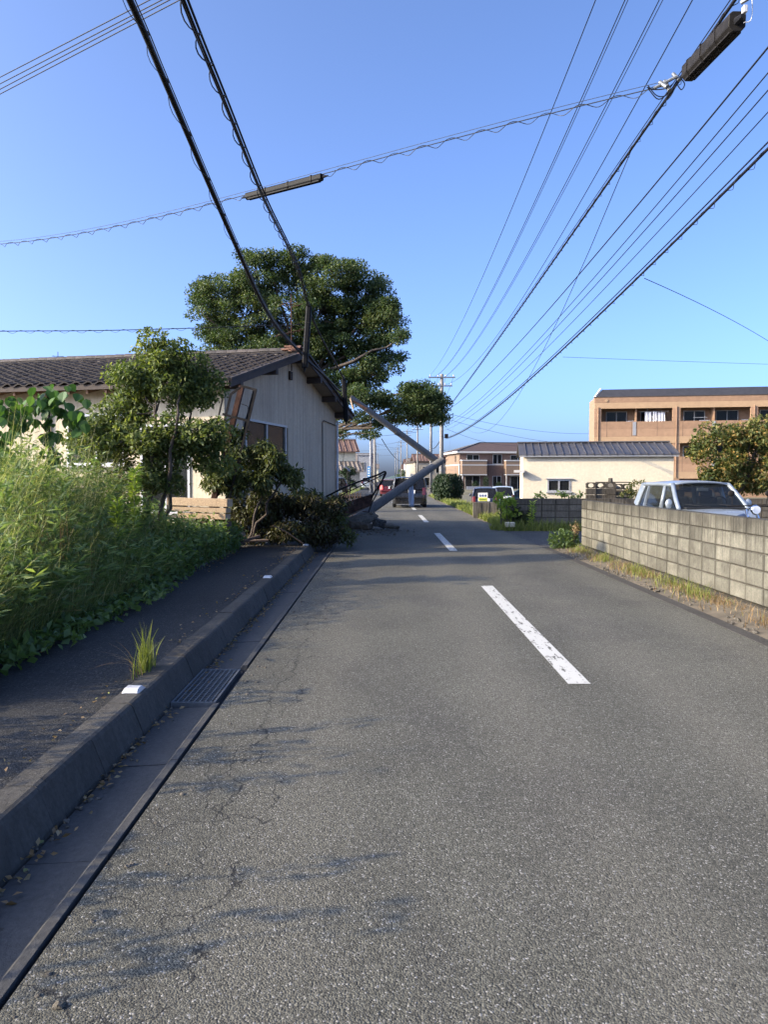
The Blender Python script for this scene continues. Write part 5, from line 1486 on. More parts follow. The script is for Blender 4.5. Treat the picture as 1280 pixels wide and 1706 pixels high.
for k in range(3):                                   # three bold blocky characters
    x0 = a.x + 0.035 + 0.105 * k; z0 = c.z + 0.205
    m_ = MB()
    m_.span(x0, x0 + 0.075, 29.972, 29.978, z0 + 0.05, z0 + 0.066).span(x0, x0 + 0.075, 29.973, 29.979, z0, z0 + 0.016)
    m_.span(x0 + 0.03, x0 + 0.046, 29.9715, 29.9785, z0 - 0.004, z0 + 0.085).span(x0 + 0.004, x0 + 0.016, 29.9725, 29.9795, z0 - 0.002, z0 + 0.07).span(x0 + 0.06, x0 + 0.072, 29.9722, 29.9792, z0 - 0.002, z0 + 0.07)
    m_.build('character', 'sign_blue', sg)
for x in (a.x + 0.01, c.x - 0.03):
    MB().span(x, x + 0.02, 30.001, 30.02, -0.08, a.z).build('leg', 'galvanised', sg)
st = MB().box(P(850, 874, 21.6), (0.26, 0.2, 0.14)).build('pale_stone', 'white_plastic', bevel=0.02)
st.data.materials[0] = MATS['shed_plaster']
tag(st, 'pale squared stone in the bright grass at the side road corner', 'stone')
st.location.z += 0.0

# ================================================================== VEHICLES
def make_car(name, label, loc, rz, L, Wd, Hh, paintm, glassm='car_glass', belt=0.62, cowl=0.28, wtop=0.08, rtop=-0.37, rear=-0.485, brake=False, plate=True, hood=0.57, roofw=0.39, wag=True):
    """local: +y forward.  belt/hood are fractions of height, the rest fractions of length"""
    t = thing(name, label, 'car', loc, rz)
    zs, zb, zr = 0.19, belt * Hh, Hh
    hw = Wd / 2
    stations = [(0.5, 0.36, 0.72), (0.485, 0.46, 0.84), (0.45, hood * 0.95, 0.92), (0.40, hood, 0.97), (cowl + 0.02, belt * 0.985, 1.0), (cowl - 0.04, belt, 1.0), (0.0, belt, 1.0), (-0.2, belt, 1.0), (-0.40, belt, 0.985), (-0.47, belt * 0.985, 0.95), (-0.492, belt * 0.93, 0.90), (-0.5, belt * 0.6, 0.86)]
    rows = []
    for (fy, fz, fw) in stations:
        zt = fz * Hh; w_ = hw * fw
        prof = [(-w_ * 0.93, zs), (-w_ * 0.985, zs + 0.12), (-w_, zs + 0.45 * (zt - zs)), (-w_ * 0.985, zs + 0.8 * (zt - zs)), (-w_ * 0.93, zt - 0.015), (-w_ * 0.8, zt + 0.005), (-w_ * 0.45, zt + 0.02), (0, zt + 0.028)]
        prof += [(-x, z) for x, z in prof[-2::-1]]
        rows.append([(x, fy * L, z) for x, z in prof])
    m_ = MB().grid(rows)
    m_.f.append(tuple(range(len(rows[0])))[::-1]); k0 = (len(rows) - 1) * len(rows[0]); m_.f.append(tuple(range(k0, k0 + len(rows[0]))))
    body = m_.build('body', paintm, t, smooth=True, sub=1, local=True)
    # cabin corner points: belt and roof
    def bp(fy, sgn, q=0.93): return Vector((sgn * hw * q, fy * L, zb - 0.01))
    def rp_(fy, sgn): return Vector((sgn * Wd * roofw, fy * L, zr - 0.075))
    A0, A1 = cowl, wtop; R0, R1 = rear, rtop
    mids = (0.02, -0.22)
    # roof: crowned slab
    rr_ = []
    for i in range(7):
        fy = A1 + 0.012 + (R1 - 0.012 - A1 - 0.012) * i / 6
        dz = -0.035 * ((i - 2.6) / 3.4) ** 2
        row = []
        for j in range(9):
            u_ = -1 + 2 * j / 8
            row.append((u_ * (Wd * roofw + 0.025), fy * L + (0.04 * (1 - u_ * u_) if i == 0 else (-0.03 * (1 - u_ * u_) if i == 6 else 0)), zr - 0.008 - 0.055 * abs(u_) ** 3 + dz))
        rr_.append(row)
    ro = MB().grid(rr_).build('roof', paintm, t, smooth=True, sub=1, local=True)
    sd = ro.modifiers.new('thick', 'SOLIDIFY'); sd.thickness = 0.04; sd.offset = -1
    for sgn in (-1, 1):
        MB().tube(catmull([bp(A0, sgn), bp(A0, sgn).lerp(rp_(A1, sgn), 0.5) + Vector((sgn * 0.012, 0, 0.012)), rp_(A1, sgn) + Vector((0, 0, 0.02))], 4), 0.046, 8).build('front_pillar', paintm, t, smooth=True, local=True)
        MB().tube([bp(mids[0] - 0.03, sgn), rp_(mids[0] - 0.05, sgn)], 0.042, 8).build('middle_pillar', paintm, t, smooth=True, local=True)
        MB().bar(bp(R0 + 0.03, sgn), rp_(R1, sgn) + Vector((0, 0, 0.01)), 0.24, 0.07, (sgn, 0, 0.25)).build('rear_pillar', paintm, t, bevel=0.03, seg=3, local=True)
        MB().tube(catmull([rp_(A1 + 0.01, sgn) + Vector((0, 0, 0.012)), rp_((A1 + R1) / 2, sgn) + Vector((sgn * 0.012, 0, 0.024)), rp_(R1 - 0.01, sgn) + Vector((0, 0, 0.012))], 4), 0.042, 8).build('roof_rail', paintm, t, smooth=True, local=True)
        MB().bar(bp(mids[1] - 0.08, sgn), rp_(mids[1] - 0.08, sgn), 0.035, 0.05, (sgn, 0, 0.2)).build('door_pillar', paintm, t, local=True)
        # side glass
        MB().add([bp(A0 - 0.02, sgn, .925), bp(mids[0], sgn, .925), rp_(mids[0] - 0.02, sgn), rp_(A1 - 0.01, sgn)], [(0, 1, 2, 3)]).build('side_window', glassm, t, local=True)
        MB().add([bp(mids[0] - 0.04, sgn, .925), bp(mids[1] - 0.04, sgn, .925), rp_(mids[1] - 0.06, sgn), rp_(mids[0] - 0.06, sgn)], [(0, 1, 2, 3)]).build('side_window', glassm, t, local=True)
        if R1 < mids[1] - 0.1:
            MB().add([bp(mids[1] - 0.1, sgn, .925), bp(R0 + 0.05, sgn, .925), rp_(R1 + 0.02, sgn), rp_(mids[1] - 0.1, sgn)], [(0, 1, 2, 3)]).build('side_window', glassm, t, local=True)
        # mirror
        mm = bp(A0 - 0.07, sgn) + Vector((sgn * 0.11, 0, 0.10))
        mo = MB().lump(mm, (0.085, 0.055, 0.105), 1, jag=0.02).build('door_mirror', paintm, t, smooth=True, sub=1, local=True)
        # lamps
        MB().lump((sgn * hw * 0.74, 0.468 * L, 0.46 * Hh), (0.15, 0.09, 0.09), 2, jag=0.03).build('headlight', 'lamp_clear', t, smooth=True, sub=1, local=True)
        zt0, zt1 = (0.42 * Hh, 0.66 * Hh) if wag else (0.5 * Hh, 0.62 * Hh)
        MB().hexa([(sgn * hw * 0.9, -0.508 * L, zt0), (sgn * hw * 0.70, -0.513 * L, zt0), (sgn * hw * 0.70, -0.47 * L, zt0), (sgn * hw * 0.98, -0.46 * L, zt0), (sgn * hw * 0.9, -0.497 * L, zt1), (sgn * hw * 0.72, -0.502 * L, zt1), (sgn * hw * 0.72, -0.46 * L, zt1), (sgn * hw * 0.965, -0.45 * L, zt1)]).build('tail_light', 'brake_light' if brake else 'tail_red', t, bevel=0.015, seg=2, local=True)
        for fy in (0.305, -0.315):
            wc = Vector((sgn * (hw - 0.11), fy * L, 0.29)); ax = Vector((1, 0, 0))
            wh = MB().tube([wc - ax * 0.09, wc - ax * 0.075, wc + ax * 0.075, wc + ax * 0.09], [0.26, 0.29, 0.29, 0.26], 20).build('wheel', 'rubber', t, smooth=False, local=True)
            MB().tube([wc + ax * sgn * 0.088, wc + ax * sgn * 0.097], 0.175, 14).build('rim', 'rim', wh, local=True)
    # screens (curved in plan)
    def screen(name, fy0, fy1, bulge, par, inset=0.045):
        g_ = []
        for i in range(5):
            k = i / 4; row = []
            for j in range(9):
                u_ = -1 + 2 * j / 8
                wb, wr_ = hw * 0.93 - inset, Wd * roofw - inset * 0.6
                x = u_ * (wb + (wr_ - wb) * k)
                row.append((x, (fy0 + (fy1 - fy0) * k) * L + bulge * (1 - u_ * u_) * (1 - 0.4 * k), zb + (zr - 0.07 - zb) * k + 0.02 * math.sin(k * 3.14)))
            g_.append(row)
        return MB().grid(g_).build(name, glassm, par, smooth=True, local=True)
    ws = screen('windscreen', A0 + 0.005, A1 + 0.004, 0.10, t)
    screen('rear_window', R0 + 0.01, R1 - 0.005, -0.06, t)
    # scuttle, wipers, interior
    MB().box((0, (A0 + 0.005) * L + 0.03, zb + 0.018), (Wd * 0.8, 0.16, 0.02)).build('cowl', 'rubber', t, local=True)
    for x0 in (-0.48, 0.08):
        MB().tube([(x0 * Wd * 0.8, A0 * L + 0.08, zb + 0.04), (x0 * Wd * 0.8 + 0.2, A0 * L + 0.10, zb + 0.06), (x0 * Wd * 0.8 + 0.48, A0 * L + 0.05, zb + 0.085)], 0.008, 5).build('wiper', 'rubber', t, local=True)
    MB().box((0, -0.1 * L, zb + 0.035), (Wd * 0.82, L * 0.66, 0.012)).build('cabin_floor', 'seat_cloth', t, local=True)
    MB().box((0, (A0 - 0.05) * L, zb + 0.06), (Wd * 0.82, 0.2, 0.06)).build('dashboard', 'seat_cloth', t, bevel=0.02, local=True)
    for sgn in (-1, 1):
        MB().box((sgn * Wd * 0.2, -0.03 * L, zb + 0.10), (0.42, 0.14, 0.24)).build('seat', 'seat_cloth', t, bevel=0.05, seg=3, local=True)
        MB().box((sgn * Wd * 0.2, -0.035 * L, zb + 0.29), (0.24, 0.09, 0.14)).build('headrest', 'seat_cloth', t, bevel=0.03, seg=3, local=True)
    MB().box((0, (A1 + 0.03) * L, zr - 0.155), (0.24, 0.02, 0.07)).build('rear_view_mirror', 'aluminium', t, bevel=0.01, local=True)
    sw = [(Wd * 0.2 * -1 + 0.16 * math.cos(a), (A0 - 0.13) * L + 0.05 * math.sin(a), zb + 0.08 + 0.15 * math.sin(a)) for a in np.linspace(0, 2 * math.pi, 17)]
    MB().tube(sw, 0.014, 5, False).build('steering_wheel', 'rubber', t, local=True)
    # bumpers, number plate
    MB().box((0, -0.508 * L, 0.33 * Hh), (Wd * 0.93, 0.1, 0.06)).build('rear_bumper', paintm, t, bevel=0.03, seg=3, local=True)
    MB().box((0, 0.49 * L, 0.3 * Hh), (Wd * 0.82, 0.14, 0.2)).build('front_bumper', paintm, t, bevel=0.06, seg=3, local=True)
    if plate: MB().box((0.08, -0.512 * L, 0.53 * Hh), (0.33, 0.02, 0.165)).build('number_plate', 'sign_white', t, local=True)
    return t
sc = make_car('parked_car', 'pale silver blue small car parked behind the near block wall', (6.40, 15.9, -0.06), math.pi + R(2), 3.2, 1.48, 1.44, 'paint_silver', belt=0.635, cowl=0.27, wtop=0.085, rtop=-0.40, hood=0.60, roofw=0.385)
make_car('black_car', 'black car seen from behind driving away past the fallen pole', (1.22, 39.9, 0), 0, 4.2, 1.74, 1.50, 'paint_black', 'dark_car_glass', belt=0.60, rtop=-0.45, rear=-0.488, roofw=0.41)
make_car('red_car', 'dark red car queueing farther ahead left of the black car', (0.35, 64, 0), 0, 3.9, 1.62, 1.35, 'paint_red', 'dark_car_glass', brake=True)
make_car('parked_car', 'dark navy car with red tail lamp parked behind the small sign', (6.15, 47.5, -0.6), R(-6), 4.2, 1.65, 1.48, 'paint_navy', 'dark_car_glass')
make_car('parked_car', 'pale blue grey car parked just right of the navy car', (7.75, 51, -0.6), R(-6), 3.6, 1.5, 1.52, 'paint_pale', 'dark_car_glass')
make_car('parked_car', 'dark green car half hidden by the cream shed end', (9.35, 50.5, -0.6), R(80), 4.0, 1.6, 1.5, 'paint_green', 'dark_car_glass')
make_car('white_van', 'small white vehicle far behind the twisted steel frame on the left', (-2.6, 112, 0), 0, 3.6, 1.6, 1.6, 'paint_pale', 'dark_car_glass', brake=False)
make_car('parked_car', 'dark vehicle under the carport roof past the old house corner', (-5.2, 70, 0), R(90), 3.6, 1.5, 1.5, 'paint_black', 'dark_car_glass')
# motorcycle partly hidden by the wall
mc = thing('motorcycle', 'motorcycle with round chrome headlamp standing behind the wall right of the silver car', 'motorcycle', (6.12, 13.2, -0.05))
mo = Vector((6.12, 12.75, 0))
hz = 0.93
MB().tube([mo + Vector((0, -0.09, hz)), mo + Vector((0, -0.05, hz)), mo + Vector((0, 0.08, hz))], [0.075, 0.085, 0.045], 14).build('headlamp', 'chrome', mc, smooth=True)
MB().tube([mo + Vector((0, -0.1, hz)), mo + Vector((0, -0.085, hz))], 0.066, 14).build('lens', 'lamp_clear', mc)
MB().tube(catmull([mo + Vector((-0.36, 0.2, hz + 0.05)), mo + Vector((-0.12, 0.12, hz + 0.06)), mo + Vector((0.12, 0.12, hz + 0.06)), mo + Vector((0.36, 0.2, hz + 0.05))], 4), 0.012, 6).build('handlebar', 'dark_steel', mc)
for s_ in (-1, 1):
    MB().tube([mo + Vector((s_ * 0.28, 0.17, hz + 0.06)), mo + Vector((s_ * 0.3, 0.15, hz + 0.22))], 0.007, 5).build('mirror_stalk', 'dark_steel', mc)
    MB().lump(mo + Vector((s_ * 0.31, 0.15, hz + 0.27)), (0.07, 0.025, 0.055), 1, jag=0.02).build('mirror', 'dark_steel', mc, smooth=True, sub=1)
    MB().tube([mo + Vector((s_ * 0.09, -0.2, 0.28)), mo + Vector((s_ * 0.08, 0.1, hz))], 0.022, 8).build('fork', 'chrome', mc)
for y in (-0.22, 1.05):
    wc = mo + Vector((0, y, 0.27))
    ring = [wc + Vector((0, 0.25 * math.cos(a), 0.25 * math.sin(a))) for a in np.linspace(0, 2 * math.pi, 25)]
    MB().tube(ring, 0.05, 8, False).build('wheel', 'rubber', mc, smooth=True)
MB().lump(mo + Vector((0, 0.38, 0.72)), (0.14, 0.28, 0.13), 4, jag=0.03).build('tank', 'paint_navy', mc, smooth=True, sub=1)
MB().box(mo + Vector((0, 0.85, 0.72)), (0.24, 0.55, 0.09)).build('seat', 'rubber', mc, bevel=0.03, seg=2)
MB().lump(mo + Vector((0, 0.45, 0.4)), (0.16, 0.22, 0.2), 5, jag=0.12).build('engine', 'galvanised', mc)

# carport and slat fence past the old house corner
cp = thing('carport', 'grey arched carport roof on posts past the old house corner', 'carport', (-4.6, 66, 0))
rows = []
for i in range(9):
    a = math.pi * i / 8
    rows.append([(-4.6 - 1.5 * math.cos(a), 64.0, 2.05 + 0.55 * math.sin(a)), (-4.6 - 1.5 * math.cos(a), 68.5, 2.05 + 0.55 * math.sin(a))])
o = MB().grid(rows).build('roof', 'grey_wall', cp, smooth=True); o.modifiers.new('thick', 'SOLIDIFY').thickness = 0.04
for x in (-6.05, -3.15):
    for y in (64.2, 68.3): MB().tube([(x, y, -0.1), (x, y, 2.06)], 0.05, 8).build('post', 'dark_steel', cp)
    MB().bar((x, 64.0, 2.03), (x, 68.5, 2.03), 0.06).build('beam', 'dark_steel', cp)
sf = thing('slat_fence', 'dark slatted fence behind the rusty frame at the house corner', 'fence', (-1.6, 27.5, 0))
for i in range(16):
    x = -2.35 + 0.095 * i
    MB().span(x, x + 0.055, 27.5, 27.52, -0.05, 0.92 + 0.01 * (i % 3)).build('slat', 'dull_timber', sf)
for z in (0.2, 0.75): MB().span(-2.4, -0.8, 27.525, 27.56, z, z + 0.06).build('rail', 'dark_steel', sf)

# ================================================================== VEGETATION
def tree(name, label, base, trunk_top, lobes, clump_r, n_per, leaf, mat, r0, bark='bark', cat='tree', flat=0.6, stems=1, vcol=(0.45, 0.2), aspect=0.5, droop=0.2, shell=0.3, wood=0.9, group=None):
    """lobes: (centre, radii, number of clumps)"""
    base = Vector(base); tt = Vector(trunk_top)
    t = thing(name, label, cat, base, 0, group)
    tr = MB(); br = MB()
    starts = []
    for s_ in range(stems):
        off = Vector((random.gauss(0, r0 * 1.2), random.gauss(0, r0 * 1.2), 0)) if stems > 1 else Vector()
        pts = limb(base + off, tt + off * 6, r0 / (stems ** 0.5) * 1.1, r0 / (stems ** 0.5) * 0.62, tr, 0.10, 7, 8)
        starts += [(p, r0 * 0.5 / (stems ** 0.5)) for p in pts[3:]]
    P_, V_ = [], []
    for (c, r, nc) in lobes:
        c = Vector(c)
        st, rs = min(starts, key=lambda q: (q[0] - c).length + 0.3 * max(0, q[0].z - c.z))
        lp = limb(st, c, rs * wood, rs * 0.35 * wood, br, 0.12, 6, 6)
        cents = in_ellipsoid(c, r, nc, 0.15)
        for cc_ in cents:
            cv = Vector(cc_)
            s2 = min(lp[2:], key=lambda q: (q - cv).length)
            limb(s2, cv, rs * 0.26 * wood, rs * 0.07, br, 0.16, 4, 4)
            k = random.uniform(0.65, 1.25) * clump_r
            n_ = int(n_per * random.uniform(0.7, 1.2) * (k / clump_r) ** 1.5)
            P_.append(in_ellipsoid(cc_, (k, k, k * flat), n_, shell))
            V_.append(np.clip(rng.normal(vcol[0] + random.gauss(0, 0.10), vcol[1], n_), 0, 1))
    tr.build('trunk', bark, t, smooth=True)
    br.build('branches', bark, t, smooth=True)
    leaf_mesh('crown', np.concatenate(P_), leaf, mat, t, aspect, droop, var=np.concatenate(V_))
    return t
def lob(px, py, d, rx, ry, rd, n):
    k = d / 1280
    return (P(px, py, d), (rx * k, rd, ry * k), n)
D = 33.0
BT = [(395, 505, 70, 40), (430, 462, 55, 36), (490, 450, 60, 32), (555, 460, 52, 34), (605, 500, 46, 36), (638, 535, 40, 34), (500, 530, 80, 45), (580, 575, 75, 42), (642, 580, 34, 30), (410, 565, 72, 38), (348, 492, 34, 26),
      (490, 590, 70, 32), (620, 625, 50, 30), (585, 665, 46, 20), (645, 672, 34, 16), (703, 668, 36, 30), (724, 680, 18, 24), (700, 665, 30, 26), (712, 690, 24, 14), (690, 655, 22, 14), (675, 694, 34, 12), (605, 702, 44, 8), (590, 722, 44, 5), (575, 640, 50, 28), (365, 552, 36, 28), (385, 600, 58, 26), (450, 600, 50, 26), (650, 500, 22, 18), (545, 530, 60, 40), (625, 470, 20, 12), (335, 520, 20, 14), (670, 560, 12, 14), (530, 428, 26, 8), (445, 432, 20, 8)]
tree('big_tree', 'large spreading green tree rising behind the old house', (-2.6, D, 0.0), P(505, 640, D),
     [lob(px, py, D - (1.6 if px > 660 or py > 660 else 0) + random.uniform(-0.6, 0.6), rx, ry, 0.45 + 0.018 * rx, max(4, int(rx * ry / 58))) for (px, py, rx, ry) in BT],
     0.46, 270, 0.115, 'leaf_big_tree', 0.42, flat=0.6, vcol=(0.5, 0.2), shell=0.1, wood=0.4)
d = 12.2
random.seed(21)
tree('small_tree', 'leafy multi stemmed small tree in front of the long wall of the old house', (-3.75, d, 0.4), P(262, 690, d),
     [lob(262, 580, d, 26, 18, 0.3, 6), lob(262, 605, d, 40, 26, 0.4, 10), lob(222, 635, d, 34, 28, 0.45, 11), lob(305, 610, d, 34, 34, 0.45, 12), lob(270, 655, d, 55, 34, 0.5, 16), lob(330, 655, d + .2, 34, 34, 0.45, 12), lob(200, 690, d, 50, 34, 0.5, 15), lob(165, 735, d - .2, 36, 32, 0.5, 12), lob(220, 740, d - .2, 50, 36, 0.5, 14), lob(280, 730, d - .1, 48, 32, 0.45, 12), lob(335, 715, d, 42, 34, 0.5, 12), lob(205, 790, d - .3, 66, 24, 0.5, 14), lob(285, 780, d, 40, 28, 0.45, 9), lob(345, 765, d + .3, 34, 30, 0.4, 9)],
     0.21, 180, 0.08, 'leaf_small_tree', 0.065, flat=0.75, stems=3, vcol=(0.5, 0.25), aspect=0.48, droop=0.35)
d = 14.4
tree('broken_tree', 'half toppled tree with long drooping leaves in front of the gable window', (-2.75, 14.9, 0.2), P(415, 790, d),
     [lob(385, 765, d, 34, 30, 0.4, 9), lob(420, 770, d, 30, 26, 0.4, 9), lob(450, 765, d, 24, 22, 0.3, 7), lob(435, 800, d, 34, 18, 0.4, 8), lob(478, 797, d + .2, 14, 10, 0.2, 3), lob(395, 810, d, 34, 18, 0.4, 7), lob(385, 730, d, 16, 22, 0.25, 5), lob(362, 795, d - .3, 24, 26, 0.3, 7), lob(465, 780, d, 16, 14, 0.25, 4), lob(500, 806, d + .6, 8, 8, 0.15, 1)],
     0.18, 125, 0.12, 'leaf_heap', 0.035, flat=0.85, stems=2, vcol=(0.55, 0.25), aspect=0.33, droop=0.9)
d = 15.6
tree('fallen_branches', 'heap of fallen brownish branches spilling over the end of the footpath', (-2.2, 15.8, 0.1), P(480, 850, d),
     [lob(420, 840, d - .3, 40, 24, 0.5, 10), lob(470, 845, d, 45, 28, 0.6, 14), lob(525, 850, d + .2, 36, 26, 0.6, 12), lob(550, 865, d, 24, 22, 0.4, 8), lob(450, 880, d - .4, 50, 16, 0.4, 10), lob(520, 885, d - .2, 42, 14, 0.4, 10), lob(560, 840, d + 1, 16, 18, 0.3, 4), lob(400, 870, d - .4, 24, 24, 0.4, 6)],
     0.23, 185, 0.11, 'leaf_heap_brown', 0.035, cat='branches', flat=0.75, stems=4, aspect=0.36, droop=0.9)
tree('fallen_branches', 'green leafy branch tips on top of the brown heap beside the house corner', (-1.9, 16.6, 0.1), P(540, 845, 16.6),
     [lob(545, 835, 16.8, 26, 16, 0.4, 6), lob(560, 870, 15.9, 16, 20, 0.3, 6), lob(500, 825, 16.8, 30, 10, 0.3, 5), lob(583, 895, 15.6, 8, 8, 0.15, 2)],
     0.18, 110, 0.10, 'leaf_heap', 0.03, cat='branches', flat=0.8, stems=2, vcol=(0.4, 0.2), aspect=0.36, droop=0.9)
d = 24.5
tree('garden_tree', 'bushy tree with yellowing leaves behind the wall at the right edge', (10.6, d, -0.05), P(1240, 800, d),
     [lob(1200, 735, d, 42, 26, 0.7, 12), lob(1250, 730, d, 44, 30, 0.8, 14), lob(1215, 775, d, 45, 28, 0.8, 14), lob(1270, 775, d, 45, 34, 0.8, 14), lob(1165, 750, d, 18, 16, 0.4, 4), lob(1240, 805, d, 60, 20, 0.8, 12), lob(1300, 750, d, 40, 40, 0.8, 12), lob(1180, 795, d, 24, 14, 0.5, 4), lob(1275, 715, d, 20, 14, 0.4, 4)],
     0.34, 190, 0.13, 'leaf_persimmon', 0.13, flat=0.75, vcol=(0.55, 0.28))
tree('thin_shrub', 'sparse pale shrub between the stone lantern and the silver car', (7.85, 24.0, 0), P(1058, 812, 24), [lob(1058, 812, 24, 16, 12, 0.25, 7), lob(1050, 826, 24, 20, 6, 0.25, 5)], 0.12, 30, 0.09, 'leaf_persimmon', 0.02, cat='shrub', flat=0.6, stems=3, vcol=(0.5, 0.25))
# round hedge at the roadside, far left bush
q = Vector((3.95, 49.5, 0))
t = thing('round_hedge', 'dark green clipped hedge bush at the foot of the nearest standing pole', 'hedge', q)
pp = np.concatenate([in_ellipsoid((q.x + a, q.y + b_, 0.75), (0.62, 0.7, 0.95), 1700, 0.3) for a, b_ in ((-0.35, 0), (0.2, 0), (0.55, 0.3), (-0.1, -0.3))])
pp = pp[pp[:, 2] > 0.0]
leaf_mesh('foliage', pp, 0.15, 'leaf_hedge', t, dirs=np.tile(np.array([[0, 0, 0.9]]), (len(pp), 1)), droop=0)
for a in (-0.3, 0.25): MB().tube([q + Vector((a, 0, -0.1)), q + Vector((a, 0, 0.9))], 0.04, 6).build('stem', 'bark', t)
q = Vector((-3.55, 78, 0))
tree('roadside_bush', 'dark rounded bush below the cream two storey house', q, (q.x, q.y, 1.2), [((q.x, q.y, 1.5), (1.0, 1.0, 1.1), 22), ((q.x - 0.3, q.y, 2.1), (0.6, 0.6, 0.5), 8)], 0.35, 70, 0.2, 'leaf_hedge', 0.08, cat='bush')
for i, (x, y, h, r) in enumerate(((6.2, 160, 3.2, 2.0), (-6.5, 150, 3.4, 2.2), (6.0, 250, 4.0, 2.5), (-5.5, 240, 4.0, 2.4))):
    tree('roadside_tree', ['nearest small far tree right of the road under the fallen shaft', 'small far tree on the left beyond the grey building', 'farther tiny tree on the right near the vanishing point', 'farther tiny tree on the left near the vanishing point'][i], (x, y, 0), (x, y, h * .5), [((x, y, h * .65), (r, r, h * .38), 14)], 0.8, 60, 0.4, 'leaf_big_tree', 0.15)

# ---- vine with large leaves over the fence at the far left
vine = thing('climbing_vine', 'big leaved vine draped across the left edge before the cream wall', 'vine', (-4.6, 9.6, 0.4))
vm = MB()
path = [P(*a) for a in ((-30, 690, 9.4), (0, 678, 9.5), (30, 690, 9.6), (70, 684, 9.7), (110, 690, 9.8), (140, 678, 9.9))]
vm.tube(catmull(path, 4), 0.012, 5)
vm.tube(catmull([P(75, 690, 9.7), P(80, 730, 9.7), P(95, 765, 9.7)], 4), 0.008, 5).tube(catmull([P(30, 690, 9.6), P(36, 740, 9.6), P(30, 800, 9.5), P(26, 860, 9.4)], 4), 0.012, 5)
vm.tube(catmull([P(-20, 690, 9.4), P(-26, 760, 9.4), P(-30, 860, 9.3)], 4), 0.015, 5)
vm.build('stem', 'green_stem', vine)
lm = MB()
ol = [(0, 0), (-0.34, 0.12), (-0.5, 0.42), (-0.36, 0.72), (0, 1.05), (0.36, 0.72), (0.5, 0.42), (0.34, 0.12)]
lm.v = [(x, y, 0.16 * abs(x) - 0.25 * y * y * 0.6) for x, y in ol]
lm.v += [(0, 0.5, -0.06)]
lm.f = [(8, i, (i + 1) % 8) for i in range(8)]
lme = mesh_of(lm, 'leaf', 'leaf_vine')
at = lme.attributes.new('var', 'FLOAT', 'POINT'); at.data.foreach_set('value', [0.5] * 9)
lme2 = lme.copy(); lme2.attributes['var'].data.foreach_set('value', [0.85] * 9)
lme3 = lme.copy(); lme3.attributes['var'].data.foreach_set('value', [0.2] * 9)
for i in range(300):
    if i < 170: px = random.uniform(-30, 145); py = 672 + 10 * math.sin(px / 18) + random.gauss(8, 14); dd = 9.6 + random.gauss(0, 0.14)
    elif i < 200: px = random.gauss(82, 9); py = random.uniform(695, 775); dd = 9.7
    else: px = random.uniform(-40, 30); py = random.uniform(668, 780); dd = 9.5 + random.gauss(0, 0.2)
    p_ = P(px, py, dd)
    s_ = random.uniform(0.08, 0.15)
    e = Matrix.Rotation(random.uniform(0, 6.3), 4, 'Z') @ Matrix.Rotation(random.gauss(-0.9, 0.4), 4, 'X') @ Matrix.Rotation(random.gauss(0, 0.4), 4, 'Y')
    o = inst(random.choice((lme, lme, lme2, lme3)), 'leaf', vine, Matrix.Translation(p_) @ e @ Matrix.Scale(s_, 4))

# ---- tall grass of the plot
def lotz(x, y): return np.array([lot_z(a, b_) for a, b_ in zip(x, y)])
def hgt(x, y):
    k = np.clip((-2.75 - x) / 1.5, 0, 1)
    near = np.clip((13.3 - y) / 2.0, 0.35, 1)
    return (0.45 + 0.95 * k) * near
N = 15000
y = rng.uniform(4.3, 13.6, N); x = -2.72 - rng.uniform(0, 1, N) ** 1.25 * np.minimum(4.2, 0.5 * y + 0.35 - 2.72)
h = hgt(x, y) * rng.uniform(0.55, 1.25, N)
grass = blade_mesh('tall_grass', np.stack([x, y, lotz(x, y) - 0.02], 1), h, rng.uniform(0.005, 0.014, N), 'grass_blade', bend=0.6, lean=(0.35, 0, 0), seg=5)
tag(grass, 'dense tall grass filling the overgrown plot along the footpath', 'grass', None, 'stuff')
# finer seed stalks
N = 900
y = rng.uniform(4.6, 12.0, N); x = -2.8 - rng.uniform(0, 1, N) * np.minimum(4.2, 0.5 * y + 0.35 - 2.8)
h = hgt(x, y) * rng.uniform(1.0, 1.5, N) + 0.1
st = blade_mesh('seed_grass', np.stack([x, y, lotz(x, y)], 1), h, 0.006, 'grass_blade', bend=0.45, lean=(0.4, 0, 0), seg=6, var=np.clip(rng.normal(0.85, 0.15, N), 0, 1))
tag(st, 'thin arching straw coloured stalks above the tall grass', 'grass', None, 'stuff')
# leafy weeds
P_ = []; V_ = []
for i in range(620):
    yy = random.uniform(4.6, 14.2); xx = -2.85 - random.random() ** 1.2 * min(4.2, 0.5 * yy + 0.35 - 2.85)
    hh = float(hgt(np.array([xx]), np.array([yy]))[0]) * random.uniform(0.6, 1.02)
    if yy > 12: hh = max(hh, 0.5)
    z0 = lot_z(xx, yy); n_ = 42
    tt_ = rng.uniform(0.15, 1, n_)
    r = 0.10 * (1.1 - tt_ * 0.6)
    a = rng.uniform(0, 6.3, n_); lx = random.gauss(0.12, 0.12); ly = random.gauss(0, 0.12)
    P_.append(np.stack([xx + lx * hh * tt_ + r * np.cos(a), yy + ly * hh * tt_ + r * np.sin(a), z0 + hh * tt_], 1))
    V_.append(np.clip(rng.normal(random.gauss(0.45, 0.15), 0.15, n_), 0, 1))
o = leaf_mesh('leafy_weeds', np.concatenate(P_), 0.085, 'leaf_weed', None, 0.42, 0.25, var=np.concatenate(V_))
tag(o, 'leafy green weeds mixed through the tall grass', 'weeds', None, 'stuff')
P_ = []; V_ = []; D_ = []
